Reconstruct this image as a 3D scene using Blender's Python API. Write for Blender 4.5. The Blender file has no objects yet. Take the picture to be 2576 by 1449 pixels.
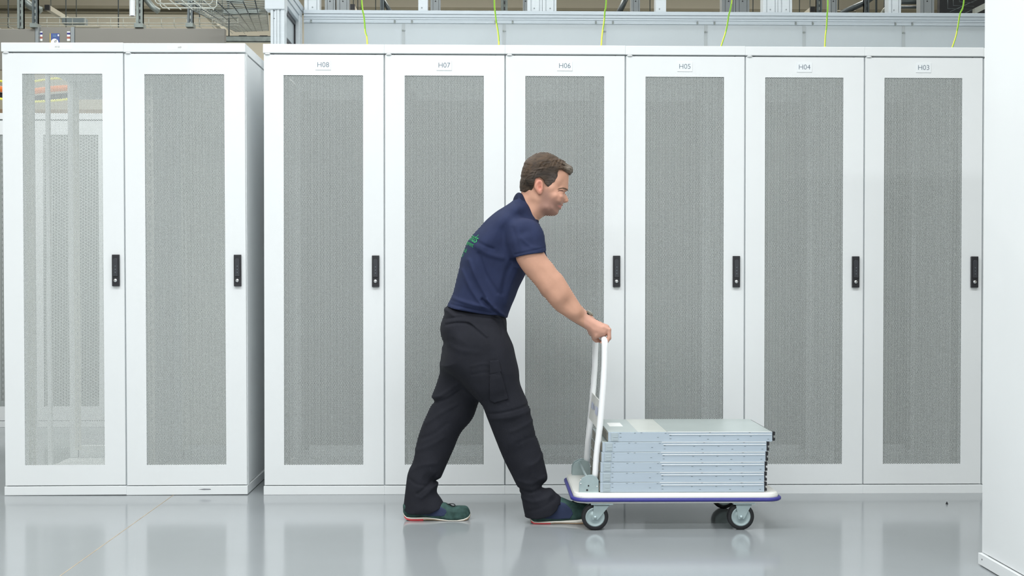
import bpy, bmesh, math, random
import numpy as np
from mathutils import Matrix, Vector
from mathutils.bvhtree import BVHTree

random.seed(7)
np.random.seed(7)
SC = bpy.context.scene
COL = SC.collection
PI = math.pi

# ------------------------------------------------------------------ camera
FPX, CAM = 3191.24, (1.1024, -6.3265, 1.1076)
YAW, PITCH, ROLL = 0.020992, 0.0122126, 0.00072264


def cam_axes():
    f = np.array([math.sin(YAW) * math.cos(PITCH), math.cos(YAW) * math.cos(PITCH), -math.sin(PITCH)])
    r = np.cross(f, [0, 0, 1]); r /= np.linalg.norm(r)
    u = np.cross(r, f)
    c, s = math.cos(ROLL), math.sin(ROLL)
    return r * c + u * s, u * c - r * s, f


AX_R, AX_U, AX_F = cam_axes()
cam_data = bpy.data.cameras.new('camera')
cam = bpy.data.objects.new('camera', cam_data)
COL.objects.link(cam)
cam.matrix_world = Matrix(((AX_R[0], AX_U[0], -AX_F[0], CAM[0]), (AX_R[1], AX_U[1], -AX_F[1], CAM[1]),
                           (AX_R[2], AX_U[2], -AX_F[2], CAM[2]), (0, 0, 0, 1)))
cam_data.sensor_width = 36.0
cam_data.lens = FPX * 36.0 / 2576.0
cam_data.clip_end = 100
SC.camera = cam

# ------------------------------------------------------------------ world, lights, exposure
SC.view_settings.view_transform = 'Standard'
SC.view_settings.look = 'None'
SC.view_settings.gamma = 1.0
SC.view_settings.use_curve_mapping = False
SC.view_settings.exposure = -0.05
SC.cycles.max_bounces = 14
SC.cycles.diffuse_bounces = 9
world = bpy.data.worlds.new('world')
SC.world = world
world.use_nodes = True
world.node_tree.nodes['Background'].inputs[0].default_value = (0.9, 0.95, 1.0, 1)
world.node_tree.nodes['Background'].inputs[1].default_value = 0.05


def area(name, loc, sx, sy, energy, color=(1, 0.985, 0.96), rot=(0, 0, 0)):
    l = bpy.data.lights.new(name, 'AREA')
    l.shape = 'RECTANGLE'; l.size = sx; l.size_y = sy; l.energy = energy; l.color = color
    o = bpy.data.objects.new(name, l); COL.objects.link(o)
    o.location = loc; o.rotation_euler = rot
    return o


LAMP = (0.95, 0.978, 1.0)
for x in (-2.6, 0.4, 3.4):
    area('ceiling_or_fill_lamp', (x, -2.7, 4.2), 3.0, 0.5, 77, LAMP)
    area('ceiling_or_fill_lamp', (x, -6.6, 4.3), 3.0, 0.5, 152, LAMP)
area('ceiling_or_fill_lamp', (0.22, -1.5, 4.3), 0.4, 2.6, 34, LAMP)  # added fill strip, brightens the side of H9 in the gap
for x in (-1.9, 1.7, 4.6):
    area('ceiling_or_fill_lamp', (x, 0.55, 4.6), 2.0, 0.4, 34, LAMP)
area('ceiling_or_fill_lamp', (-1.4, 1.8, 4.3), 3.0, 0.4, 70, LAMP)  # added fill behind H9 and H10, brightens their interiors and the back row
for x in (-3.2, 0.6, 4.4):
    area('ceiling_or_fill_lamp', (x, 5.0, 5.1), 2.0, 0.4, 90, (1, 0.975, 0.92))
    area('ceiling_or_fill_lamp', (x, 8.6, 5.1), 2.0, 0.4, 130, (1, 0.975, 0.92))


# ------------------------------------------------------------------ helpers
def at(px, py, Y):
    """world point on the plane y = Y seen at a pixel of the 2576 x 1449 photograph"""
    d = AX_F + AX_R * ((px - 1288) / FPX) - AX_U * ((py - 724.5) / FPX)
    t = (Y - CAM[1]) / d[1]
    return (CAM[0] + d[0] * t, Y, CAM[2] + d[2] * t)


def lin(c):
    return tuple((v / 12.92 if v <= 0.04045 else ((v + 0.055) / 1.055) ** 2.4) for v in (x / 255.0 for x in c))


MATS = {}


def mat(name, rgb, rough=0.5, metal=0.0, var=0.05, scale=8.0, bump=0.0, bscale=200.0, spec=0.5, coat=0.0, emit=None, stretch=None):
    if name in MATS:
        return MATS[name]
    m = bpy.data.materials.new(name); m.use_nodes = True
    nt = m.node_tree; b = nt.nodes['Principled BSDF']
    c = lin(rgb)
    b.inputs['Roughness'].default_value = rough
    b.inputs['Metallic'].default_value = metal
    b.inputs['Specular IOR Level'].default_value = spec
    b.inputs['Coat Weight'].default_value = coat
    tc = nt.nodes.new('ShaderNodeTexCoord')
    src = tc.outputs['Object']
    if stretch:
        mp = nt.nodes.new('ShaderNodeMapping'); mp.inputs['Scale'].default_value = stretch
        nt.links.new(src, mp.inputs['Vector']); src = mp.outputs['Vector']
    n = nt.nodes.new('ShaderNodeTexNoise'); n.inputs['Scale'].default_value = scale; n.inputs['Detail'].default_value = 3
    nt.links.new(src, n.inputs['Vector'])
    r = nt.nodes.new('ShaderNodeValToRGB')
    lo = [max(0, v * (1 - var)) for v in c]; hi = [min(1, v * (1 + var)) for v in c]
    r.color_ramp.elements[0].position = 0.3; r.color_ramp.elements[0].color = (*lo, 1)
    r.color_ramp.elements[1].position = 0.7; r.color_ramp.elements[1].color = (*hi, 1)
    nt.links.new(n.outputs['Fac'], r.inputs['Fac'])
    nt.links.new(r.outputs['Color'], b.inputs['Base Color'])
    if bump > 0:
        n2 = nt.nodes.new('ShaderNodeTexNoise'); n2.inputs['Scale'].default_value = bscale; n2.inputs['Detail'].default_value = 2
        nt.links.new(src, n2.inputs['Vector'])
        bp = nt.nodes.new('ShaderNodeBump'); bp.inputs['Strength'].default_value = bump; bp.inputs['Distance'].default_value = 0.002
        nt.links.new(n2.outputs['Fac'], bp.inputs['Height']); nt.links.new(bp.outputs['Normal'], b.inputs['Normal'])
    if emit:
        b.inputs['Emission Color'].default_value = (*c, 1); b.inputs['Emission Strength'].default_value = emit
    MATS[name] = m
    return m


class MB:
    """collects simple solids into one mesh"""

    def __init__(s):
        s.v, s.f, s.mi, s.sm = [], [], [], []

    def add(s, vs, fs, mi=0, smooth=False):
        o = len(s.v)
        s.v += [tuple(v) for v in vs]
        for f in fs:
            s.f.append(tuple(i + o for i in f)); s.mi.append(mi); s.sm.append(smooth)

    def box(s, x0, x1, y0, y1, z0, z1, mi=0):
        vs = [(x, y, z) for x in (x0, x1) for y in (y0, y1) for z in (z0, z1)]
        s.add(vs, [(0, 1, 3, 2), (4, 6, 7, 5), (0, 4, 5, 1), (2, 3, 7, 6), (0, 2, 6, 4), (1, 5, 7, 3)], mi)

    def frame(s, x0, x1, z0, z1, a0, a1, c0, c1, y0, y1, mi=0):
        """rectangular frame in the XZ plane with hole a0..a1, c0..c1"""
        s.box(x0, a0, y0, y1, z0, z1, mi); s.box(a1, x1, y0, y1, z0, z1, mi)
        s.box(a0, a1, y0, y1, z0, c0, mi); s.box(a0, a1, y0, y1, c1, z1, mi)

    def prism(s, pts, axis, a, b, mi=0, smooth=False):
        """extrude a 2D polygon along axis 'x','y' or 'z' from a to b"""
        def P(p, t):
            return {'x': (t, p[0], p[1]), 'y': (p[0], t, p[1]), 'z': (p[0], p[1], t)}[axis]
        n = len(pts)
        vs = [P(p, a) for p in pts] + [P(p, b) for p in pts]
        o = len(s.v); s.v += vs
        for i in range(n):
            j = (i + 1) % n
            s.f.append((o + i, o + j, o + n + j, o + n + i)); s.mi.append(mi); s.sm.append(smooth)
        s.f.append(tuple(o + i for i in reversed(range(n)))); s.mi.append(mi); s.sm.append(False)
        s.f.append(tuple(o + n + i for i in range(n))); s.mi.append(mi); s.sm.append(False)

    def disc(s, c, axis, r, a, b, n=20, mi=0):
        p = [(c[0] + r * math.cos(2 * PI * i / n), c[1] + r * math.sin(2 * PI * i / n)) for i in range(n)]
        s.prism(p, axis, a, b, mi, True)

    def tube(s, pts, r, n=8, mi=0, mi_fn=None, cap=True):
        pts = [Vector(p) for p in pts]
        rr = r if hasattr(r, '__len__') else [r] * len(pts)
        o = len(s.v)
        t = (pts[1] - pts[0]).normalized()
        ref = Vector((0, 0, 1)) if abs(t.z) < 0.9 else Vector((1, 0, 0))
        u = t.cross(ref).normalized()
        for i, p in enumerate(pts):
            if i == 0: t = (pts[1] - p)
            elif i == len(pts) - 1: t = (p - pts[i - 1])
            else: t = (pts[i + 1] - pts[i - 1])
            t.normalize()
            u = (u - t * u.dot(t)).normalized(); w = t.cross(u)
            for k in range(n):
                a = 2 * PI * k / n
                s.v.append(tuple(p + (u * math.cos(a) + w * math.sin(a)) * rr[i]))
        for i in range(len(pts) - 1):
            for k in range(n):
                k2 = (k + 1) % n
                s.f.append((o + i * n + k, o + i * n + k2, o + (i + 1) * n + k2, o + (i + 1) * n + k))
                s.mi.append(mi_fn(i, k) if mi_fn else mi); s.sm.append(True)
        if cap:
            s.f.append(tuple(o + k for k in reversed(range(n)))); s.mi.append(mi); s.sm.append(False)
            e = o + (len(pts) - 1) * n
            s.f.append(tuple(e + k for k in range(n))); s.mi.append(mi); s.sm.append(False)

    def lathe(s, prof, c, axis='y', n=28, mi=0):
        """prof: (radius, along) pairs around an axis through c"""
        o = len(s.v)
        for (r, h) in prof:
            for k in range(n):
                a = 2 * PI * k / n
                p = (r * math.cos(a), h, r * math.sin(a)) if axis == 'y' else (r * math.cos(a), r * math.sin(a), h)
                s.v.append((c[0] + p[0], c[1] + p[1], c[2] + p[2]))
        for i in range(len(prof) - 1):
            for k in range(n):
                k2 = (k + 1) % n
                s.f.append((o + i * n + k, o + i * n + k2, o + (i + 1) * n + k2, o + (i + 1) * n + k))
                s.mi.append(mi); s.sm.append(True)

    def build(s, name, mats, parent=None, bevel=0.0, fix=True):
        me = bpy.data.meshes.new(name)
        me.from_pydata(s.v, [], s.f)
        mats = mats if isinstance(mats, (list, tuple)) else [mats]
        for m in mats: me.materials.append(m)
        me.polygons.foreach_set('material_index', s.mi)
        me.polygons.foreach_set('use_smooth', s.sm)
        if fix:
            bm = bmesh.new(); bm.from_mesh(me); bmesh.ops.recalc_face_normals(bm, faces=bm.faces); bm.to_mesh(me); bm.free()
        me.update()
        o = bpy.data.objects.new(name, me); COL.objects.link(o)
        if parent: o.parent = parent
        if bevel > 0:
            md = o.modifiers.new('bevel', 'BEVEL'); md.width = bevel; md.segments = 2; md.limit_method = 'ANGLE'
            md.angle_limit = math.radians(50)
        return o


def empty(name, loc=(0, 0, 0)):
    o = bpy.data.objects.new(name, None); COL.objects.link(o); o.location = loc
    o.empty_display_size = 0.1
    return o


def tag(o, label=None, cat=None, group=None, kind=None):
    if label: o['label'] = label
    if cat: o['category'] = cat
    if group: o['group'] = group
    if kind: o['kind'] = kind
    return o


def copy_tree(o, parent=None):
    c = o.copy(); COL.objects.link(c)
    if parent is not None:
        c.parent = parent
    for ch in list(o.children):
        copy_tree(ch, c)
    return c


def text_mesh(txt, size, font_shear=0.0):
    cu = bpy.data.curves.new('lettering', 'FONT'); cu.body = txt; cu.size = size
    cu.align_x = 'CENTER'; cu.offset = -0.008 * size; cu.align_y = 'CENTER'; cu.shear = font_shear
    ob = bpy.data.objects.new('lettering_tmp', cu); COL.objects.link(ob)
    bpy.context.view_layer.update()
    me = bpy.data.meshes.new_from_object(ob.evaluated_get(bpy.context.evaluated_depsgraph_get()))
    bpy.data.objects.remove(ob)
    return me


def text_obj(txt, size, M, m, parent, name='lettering', shear=0.0):
    me = text_mesh(txt, size, shear)
    me.transform(M)
    me.materials.clear(); me.materials.append(m)
    o = bpy.data.objects.new(name, me); COL.objects.link(o); o.parent = parent
    return o


FRONT = Matrix(((1, 0, 0, 0), (0, 0, -1, 0), (0, 1, 0, 0), (0, 0, 0, 1)))  # text plane -> facing -Y

# ------------------------------------------------------------------ materials
M_white = mat('white_powder_coat', (232, 235, 236), 0.38, var=0.012, scale=3)
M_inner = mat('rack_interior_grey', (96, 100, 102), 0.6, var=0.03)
M_inner_l = mat('rack_interior_light', (232, 232, 226), 0.55, var=0.03)
M_mesh = mat('perforated_steel_white', (198, 203, 201), 0.45, var=0.01)
M_black = mat('black_plastic', (36, 36, 40), 0.42, var=0.1, scale=60)
M_dark = mat('dark_rubber', (30, 31, 34), 0.65, var=0.12, scale=40)
M_chrome = mat('chrome', (225, 226, 228), 0.18, 1.0, var=0.03)
M_plate = mat('label_plastic', (236, 240, 242), 0.35, var=0.01)
M_letter = mat('grey_lettering', (104, 118, 132), 0.6, var=0.02)
M_pen = mat('pen_ink', (120, 122, 126), 0.7, var=0.05)
M_scuff = mat('scuff_mark', (120, 122, 128), 0.7, var=0.3, scale=30)
M_alu = mat('anodised_aluminium', (192, 199, 203), 0.42, 0.25, var=0.03, stretch=(1, 1, 30))
M_aluh = mat('anodised_aluminium_rail', (178, 187, 193), 0.42, 0.25, var=0.03, stretch=(1, 30, 30))
M_alud = mat('shaded_aluminium', (140, 146, 148), 0.45, 0.25, var=0.05)  # darker copy of the aluminium, the far posts' shade put into its colour
M_poly = mat('polycarbonate_sheet', (172, 180, 184), 0.25, var=0.03, scale=2.5)
M_joint = mat('joint_strip', (158, 165, 167), 0.35, var=0.03)
M_galv = mat('galvanised_steel', (126, 134, 130), 0.5, 0.35, var=0.16, scale=25)
M_galvd = mat('galvanised_strut', (92, 100, 102), 0.45, 0.5, var=0.12, scale=25)
M_galvl = mat('zinc_wire', (176, 180, 172), 0.4, 0.5, var=0.1)
M_beige = mat('warehouse_wall_paint', (182, 178, 164), 0.8, var=0.04, scale=0.7)
M_trimd = mat('wall_trim_paint', (132, 128, 112), 0.8, var=0.05)
M_greyp = mat('grey_containment_panel', (122, 120, 113), 0.6, var=0.03, scale=2)
M_yel = mat('earth_cable_yellow', (222, 218, 84), 0.5, var=0.05)
M_grn = mat('earth_cable_green', (120, 178, 40), 0.5, var=0.05)
M_ora = mat('orange_cable', (216, 112, 40), 0.5, var=0.06)
M_blue = mat('blue_bumper_rubber', (58, 57, 138), 0.45, var=0.08, scale=30)
M_deck = mat('cart_deck_enamel', (232, 232, 226), 0.35, var=0.02)
M_zinc = mat('zinc_plate', (172, 188, 190), 0.4, 0.45, var=0.06, scale=30)
M_srv = mat('server_steel', (188, 201, 213), 0.38, 0.35, var=0.03, scale=6, stretch=(1, 8, 8))
M_srvt = mat('server_cover_steel', (192, 202, 200), 0.34, 0.4, var=0.03, scale=6)
M_srvd = mat('server_dark_steel', (120, 132, 138), 0.45, 0.3, var=0.05)
M_hilite = mat('server_edge_highlight', (252, 253, 254), 0.4, 0.0, var=0.01)  # near-white colour paints the highlight along the folded server edges
M_poster = mat('poster_blue', (66, 84, 140), 0.5, var=0.1, scale=20)
M_paper = mat('white_paper', (236, 238, 236), 0.6, var=0.01)
M_red = mat('tape_red', (172, 104, 90), 0.6, var=0.04)
M_dblue = mat('tape_blue', (62, 60, 130), 0.6, var=0.04)

# floor: glossy grey epoxy with faint streaks
m = bpy.data.materials.new('grey_epoxy_floor'); m.use_nodes = True
nt = m.node_tree; b = nt.nodes['Principled BSDF']
tc = nt.nodes.new('ShaderNodeTexCoord')
n1 = nt.nodes.new('ShaderNodeTexNoise'); n1.inputs['Scale'].default_value = 0.9; n1.inputs['Detail'].default_value = 4
nt.links.new(tc.outputs['Object'], n1.inputs['Vector'])
rp = nt.nodes.new('ShaderNodeValToRGB')
rp.color_ramp.elements[0].position = 0.3; rp.color_ramp.elements[0].color = (*lin((146, 151, 153)), 1)
rp.color_ramp.elements[1].position = 0.7; rp.color_ramp.elements[1].color = (*lin((153, 158, 161)), 1)
nt.links.new(n1.outputs['Fac'], rp.inputs['Fac']); nt.links.new(rp.outputs['Color'], b.inputs['Base Color'])
n2 = nt.nodes.new('ShaderNodeTexNoise'); n2.inputs['Scale'].default_value = 3.0; n2.inputs['Detail'].default_value = 2
nt.links.new(tc.outputs['Object'], n2.inputs['Vector'])
bp = nt.nodes.new('ShaderNodeBump'); bp.inputs['Strength'].default_value = 0.05; bp.inputs['Distance'].default_value = 0.002
nt.links.new(n2.outputs['Fac'], bp.inputs['Height']); nt.links.new(bp.outputs['Normal'], b.inputs['Normal'])
b.inputs['Roughness'].default_value = 0.13
b.inputs['Specular IOR Level'].default_value = 0.5
M_floor = m

# ------------------------------------------------------------------ room shell
XL, XR, YF, YB, ZC = -7.0, 9.0, -10.0, 11.0, 5.4


def shell(name, dims, m):
    q = MB(); q.box(*dims)
    return tag(q.build(name, m), kind='structure')


shell('floor', (XL, XR, YF, YB, -0.2, 0.0), M_floor)
shell('wall_back', (XL, XR, YB, YB + 0.2, 0, ZC), M_beige)
shell('wall_left', (XL - 0.2, XL, YF, YB, 0, ZC), M_beige)
shell('wall_right', (XR, XR + 0.2, YF, YB, 0, ZC), M_beige)
shell('wall_front', (XL, XR, YF - 0.2, YF, 0, ZC), mat('pale_wall_paint', (214, 216, 212), 0.8, var=0.03, scale=0.7))
shell('ceiling', (XL, XR, YF, YB, ZC, ZC + 0.2), mat('ceiling_paint', (205, 203, 192), 0.85, var=0.03, scale=0.5))
zt = at(900, 22, YB)[2]; zb = at(900, 29, YB)[2]; zl = at(900, 35, YB)[2]
shell('trim_1', (XL, XR, YB - 0.12, YB, zb, zt), M_trimd)
shell('trim_2', (XL, XR, YB - 0.05, YB, zl - 0.012, zl), M_trimd)
# floor joint running towards the racks, and a few floor specks
q = MB(); q.box(-0.4495, -0.4455, -6.2, -0.002, 0.0, 0.0006)
tag(q.build('trim_3', mat('floor_joint_line', (176, 160, 138), 0.6, var=0.15, scale=12)), kind='structure')

# ------------------------------------------------------------------ server racks
RW, RH, RD = 0.6, 2.2389, 1.05
HX0, HX1, HZ0, HZ1 = 0.101, 0.494, 0.149, 2.086    # door opening


def perforated(name, x0, x1, z0, z1, y, pitch=0.00677, rh=0.00255, thick=0.0012):
    """steel sheet with real round holes on a hexagonal lattice (hole columns vertical)"""
    dx = pitch * math.sqrt(3) / 2
    nx = int((x1 - x0) / dx) + 2; nz = int((z1 - z0) / pitch) + 2
    I, J = np.meshgrid(np.arange(nx), np.arange(nz), indexing='ij')
    cx = (x0 + I * dx).ravel(); cz = (z0 + J * pitch + (I % 2) * pitch * 0.5).ravel()
    n = len(cx)
    ang = np.arange(6) * PI / 3
    R = pitch / math.sqrt(3)
    ox, oz = R * np.cos(ang), R * np.sin(ang)
    ix, iz = rh * np.cos(ang), rh * np.sin(ang)
    V = np.zeros((n, 18, 3), np.float32)
    V[:, 0:6, 0] = cx[:, None] + ox; V[:, 0:6, 2] = cz[:, None] + oz; V[:, 0:6, 1] = y
    V[:, 6:12, 0] = cx[:, None] + ix; V[:, 6:12, 2] = cz[:, None] + iz; V[:, 6:12, 1] = y
    V[:, 12:18, 0] = cx[:, None] + ix; V[:, 12:18, 2] = cz[:, None] + iz; V[:, 12:18, 1] = y + thick
    V[:, :, 0] = np.clip(V[:, :, 0], x0 - 0.003, x1 + 0.003); V[:, :, 2] = np.clip(V[:, :, 2], z0 - 0.003, z1 + 0.003)
    q = []
    for k in range(6):
        k2 = (k + 1) % 6
        q.append((k, k2, 6 + k2, 6 + k)); q.append((6 + k, 6 + k2, 12 + k2, 12 + k))
    Q = (np.array(q, np.int32)[None] + (np.arange(n, dtype=np.int32) * 18)[:, None, None]).reshape(-1)
    me = bpy.data.meshes.new(name)
    me.vertices.add(n * 18); me.vertices.foreach_set('co', V.reshape(-1))
    nq = len(Q) // 4
    me.loops.add(nq * 4); me.loops.foreach_set('vertex_index', Q)
    me.polygons.add(nq); me.polygons.foreach_set('loop_start', np.arange(nq, dtype=np.int32) * 4)
    me.update(calc_edges=True)
    me.materials.append(M_mesh)
    return me


PERF = perforated('perforated_panel', HX0 - 0.002, HX1 + 0.002, HZ0 - 0.002, HZ1 + 0.002, 0.0042)


def make_rack(rear, interior):
    """rear: 'solid' or 'open'. Local origin at the front left foot, front door in the plane y = 0."""
    root = empty('server_rack')
    mi = interior
    q = MB(); q.box(0.0, RW, -0.004, RD, 0.0, 0.0436); q.build('plinth', M_white, root, 0.002)
    q = MB(); q.box(0.0, RW, -0.006, RD, RH - 0.0445, RH)
    q.build('roof', M_white, root, 0.0025)
    # frame uprights, inner base, side skins
    f = MB()
    for x in (0.0006, RW - 0.0446):
        f.box(x, x + 0.044, 0.0205, 0.062, 0.045, RH - 0.046)
        f.box(x, x + 0.044, RD - 0.06, RD - 0.02, 0.045, RH - 0.046)
    f.box(0.05, RW - 0.05, 0.022, 0.062, 0.0445, 0.1); f.box(0.05, RW - 0.05, 0.022, 0.062, RH - 0.1, RH - 0.046)
    f.box(0.05, RW - 0.05, RD - 0.06, RD - 0.02, 0.0445, 0.11); f.box(0.05, RW - 0.05, RD - 0.06, RD - 0.02, RH - 0.14, RH - 0.046)
    f.build('frame', M_white, root)
    for x in (0.004, RW - 0.0055):
        p = MB(); p.box(x, x + 0.0015, 0.066, 0.45 if rear == 'open' and x < 0.1 else RD - 0.004, 0.05, RH - 0.05)
        p.build('side_panel', M_white, root)
    # 19 inch mounting rails with square holes suggested by a recessed strip of slots
    for x in (0.077, RW - 0.077 - 0.034):
        for y in (0.12, 0.84):
            p = MB(); p.box(x, x + 0.012, y, y + 0.002, 0.105, RH - 0.11); p.box(x + 0.022, x + 0.034, y, y + 0.002, 0.105, RH - 0.11)
            for k in range(46):
                z = 0.105 + k * 0.0445
                p.box(x + 0.012, x + 0.022, y, y + 0.002, z, z + 0.02)
            p.build('mounting_rail', mi, root)
    if rear == 'solid':
        p = MB(); p.box(0.01, RW - 0.01, RD - 0.012, RD - 0.002, 0.05, RH - 0.05)
        p.build('rear_door', mi, root)
    else:
        p = MB(); p.box(0.0, 0.02, 0.62, 0.65, 0.05, RH - 0.05); p.build('inner_post', M_white, root)
    # front door: folded sheet frame
    d = MB(); d.frame(0.004, RW - 0.004, 0.0485, RH - 0.0515, HX0, HX1, HZ0, HZ1, 0.0, 0.003)
    d.box(0.004, 0.0055, 0.003, 0.02, 0.0485, RH - 0.0515); d.box(RW - 0.0055, RW - 0.004, 0.003, 0.02, 0.0485, RH - 0.0515)
    d.box(0.0055, RW - 0.0055, 0.003, 0.02, 0.0485, 0.05); d.box(0.0055, RW - 0.0055, 0.003, 0.02, RH - 0.053, RH - 0.0515)
    door = d.build('door', M_white, root)
    pp = bpy.data.objects.new('perforated_panel', PERF); COL.objects.link(pp); pp.parent = door
    # swing handle
    h = MB(); h.box(0.539, 0.575, -0.014, 0.0, 1.0355, 1.192)
    h.build('handle_plate', M_black, door, 0.002)
    lv = MB()
    cx = 0.557
    pts = [(cx + 0.0115 * math.cos(a), 1.163 + 0.0115 * math.sin(a)) for a in np.linspace(0, PI, 9)]
    pts += [(cx - 0.0115, 1.085), (cx + 0.0115, 1.085)]
    lv.prism(pts, 'y', -0.019, -0.0135)
    for z in (1.104, 1.119, 1.135):
        lv.disc((cx, z), 'y', 0.0022, -0.0198, -0.0188, 8, 1)
    lv.build('handle_lever', [mat('lever_plastic', (56, 57, 62), 0.35, var=0.06, scale=50), M_srvd], door, 0.0015)
    k = MB(); k.lathe([(0.0, -0.0205), (0.005, -0.0205), (0.0075, -0.0195), (0.009, -0.0175), (0.009, -0.0135)], (cx - 0.0005, 0, 1.064), 'y', 20)
    k.build('key_cylinder', M_chrome, door)
    hg = MB()
    hg.lathe([(0.0, RH - 0.0516), (0.014, RH - 0.0516), (0.015, RH - 0.049), (0.012, RH - 0.0446)], (0.022, 0.004, 0), 'z', 16)
    hg.build('hinge', M_white, root)
    return root


def number_plate(root, txt):
    door = [c for c in root.children if c.name.startswith('door')][0]
    p = MB(); p.box(0.297 - 0.038, 0.297 + 0.038, -0.003, 0.0, 2.136 - 0.024, 2.136 + 0.024)
    p.build('number_plate', M_plate, door, 0.0008)
    text_obj(txt, 0.0355, Matrix.Translation((0.297, -0.0036, 2.1365)) @ FRONT, M_letter, door)


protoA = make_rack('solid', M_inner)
racks = []
names = ['H08', 'H07', 'H06', 'H05', 'H04', 'H03']
side = ['right of the gap', 'behind the walking person', 'behind the head',
        'behind the server stack', 'behind the cart end', 'rightmost one']
for i in range(6):
    r = protoA if i == 0 else copy_tree(protoA)
    racks.append(r)
for i, r in enumerate(racks):
    r.location = (0.6 * i, 0.0, (0, 0, 0.0, -0.001, -0.002, -0.002)[i])
    tag(r, 'white mesh-door server rack with number plate %s, %s' % (names[i], side[i]), 'server rack', 'white racks in the main row')
for i, r in enumerate(racks):
    number_plate(r, names[i])
r = copy_tree(racks[0])
for c in list(r.children):
    if c.name.startswith('door'):
        for g in list(c.children):
            if g.name.startswith(('number_plate', 'lettering')):
                bpy.data.objects.remove(g)
r.location = (3.6, 0.0, -0.004)
tag(r, 'white server rack right of H03, only a sliver shows beside the end panel', 'server rack', 'white racks in the main row')
plain = r

protoB = make_rack('open', M_inner_l)
LEAN = -0.0036
protoB.location = (-1.279, 0, 0.001); protoB.rotation_euler = (0, LEAN, 0)
tag(protoB, 'white server rack at far left with see-through mesh, handwritten H10 on its lid', 'server rack', 'pair of racks left of the gap')
h9 = make_rack('solid', M_inner_l)
h9.location = (-0.679, 0, 0.001); h9.rotation_euler = (0, LEAN, 0)
tag(h9, 'white server rack left of the gap, handwritten H9 on its lid', 'server rack', 'pair of racks left of the gap')
for rk, txt, x0, x1, tx in ((protoB, 'H10', 0.236, 0.35, 0.276), (h9, 'H9', 0.215, 0.315, 0.277)):
    p = MB(); p.box(x0, x1, -0.0066, -0.006, RH - 0.034, RH - 0.012)
    p.build('paper_sticker', M_paper, rk)
    text_obj(txt, 0.0135, Matrix.Translation((tx, -0.0072, RH - 0.022)) @ FRONT, M_pen, rk, shear=0.1)
q = MB()
q.add([(0.355, -0.0046, 0.026), (0.385, -0.0046, 0.03), (0.415, -0.0046, 0.029), (0.42, -0.0046, 0.0245), (0.385, -0.0046, 0.0235)], [(0, 1, 2, 3, 4)])
q.build('scuff', M_scuff, h9)

# back row in the shade behind the left pair
blab = ['strip of a shaded server rack at the left edge of the picture', 'shaded back row server rack seen through the mesh of H10',
        'shaded back row server rack behind the joint of H10 and H9', 'shaded back row server rack farthest right, hidden behind H9', 'shaded back row server rack farthest left, beyond the left edge']
for i in range(5):
    rb = copy_tree(plain)
    rb.location = (-2.75 + 0.6 * i if i < 4 else -3.35, 2.79, 0.0)
    tag(rb, blab[i], 'server rack', 'racks of the back row')

# end of the facing row: its side panel closes the picture on the right
er = empty('server_rack')
ex, ey = 2.985, -1.565
er.location = (ex, ey, 0)
q = MB(); q.box(-0.012, 0.62, -1.07, 0.003, 0.004, 0.046); q.disc((-0.035, 0.028), 'x', 0.0035, -0.0128, -0.011, 10, 1)
q.build('plinth', [M_white, M_black], er, 0.003)
q = MB(); q.box(0.0, 0.002, -1.05, -0.004, 0.05, 2.19); q.build('side_panel', M_white, er, 0.0008)
q = MB(); q.box(0.004, 0.044, -0.05, -0.006, 0.047, 2.19); q.box(0.556, 0.596, -0.05, -0.006, 0.047, 2.19)
q.box(0.004, 0.044, -1.05, -1.01, 0.047, 2.19); q.box(0.556, 0.596, -1.05, -1.01, 0.047, 2.19); q.build('frame', M_white, er)
q = MB(); q.box(0.598, 0.6, -1.05, -0.004, 0.05, 2.19); q.build('side_panel', M_white, er)
q = MB(); q.box(0.002, 0.598, -0.006, -0.002, 0.05, 2.19); q.build('rear_door', M_white, er)
q = MB(); q.box(0.002, 0.598, -1.056, -1.05, 0.05, 2.19); q.build('door', M_white, er)
q = MB(); q.box(-0.004, 0.604, -1.06, 0.0, 2.19, RH); q.build('roof', M_white, er, 0.003)
tag(er, 'white end rack of the facing row, its blank side panel fills the right edge', 'server rack')

# ------------------------------------------------------------------ aisle containment above the main row
YW = 1.1       # face of the glazed wall
wl = at(762, 58, YW)


def zof(py, Y, px=1300):
    return at(px, py, Y)[2]


cf = empty('aisle_containment', (at(770, 60, YW)[0], YW, RH))
tag(cf, 'long aluminium containment wall with grey sheets above the main rack row', 'containment')


def world_build(mb, name, m, root, bevel=0.0):
    o = mb.build(name, m, None, bevel)
    o.parent = root
    o.matrix_parent_inverse = Matrix.Translation(root.location).inverted()
    return o


xw0, xw1 = at(764, 60, YW)[0], 4.6


def rz(py):
    return at(1300, py, YW)[2]


ZR = rz(28)
q = MB()
q.box(xw0, xw1, YW - 0.008, YW + 0.06, rz(37.2), ZR); q.box(xw0, xw1, YW - 0.004, YW + 0.06, rz(45), rz(37.7))
q.box(xw0, xw1, YW + 0.001, YW + 0.06, rz(48), rz(37))
world_build(q, 'top_rail', M_aluh, cf, 0.0015)
q = MB(); q.box(xw0, xw1, YW - 0.010, YW + 0.05, rz(51), rz(48)); q.box(xw0, xw1, YW - 0.006, YW + 0.05, rz(57), rz(51))
q.box(xw0, xw1, YW - 0.011, YW + 0.05, rz(60), rz(57.2))
world_build(q, 'glazing_rail', M_aluh, cf, 0.0015)
jpx = [1015, 1268, 1520, 1775, 2022, 2272]
jx = [at(p, 90, YW)[0] for p in jpx]
edges = [xw0] + jx + [jx[-1] + 0.588, xw1]
for a, b_ in zip(edges[:-1], edges[1:]):
    q = MB(); q.box(a + 0.0015, b_ - 0.0015, YW - 0.002, YW + 0.004, 2.16, rz(58))
    world_build(q, 'glazing_sheet', M_poly, cf)
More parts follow.
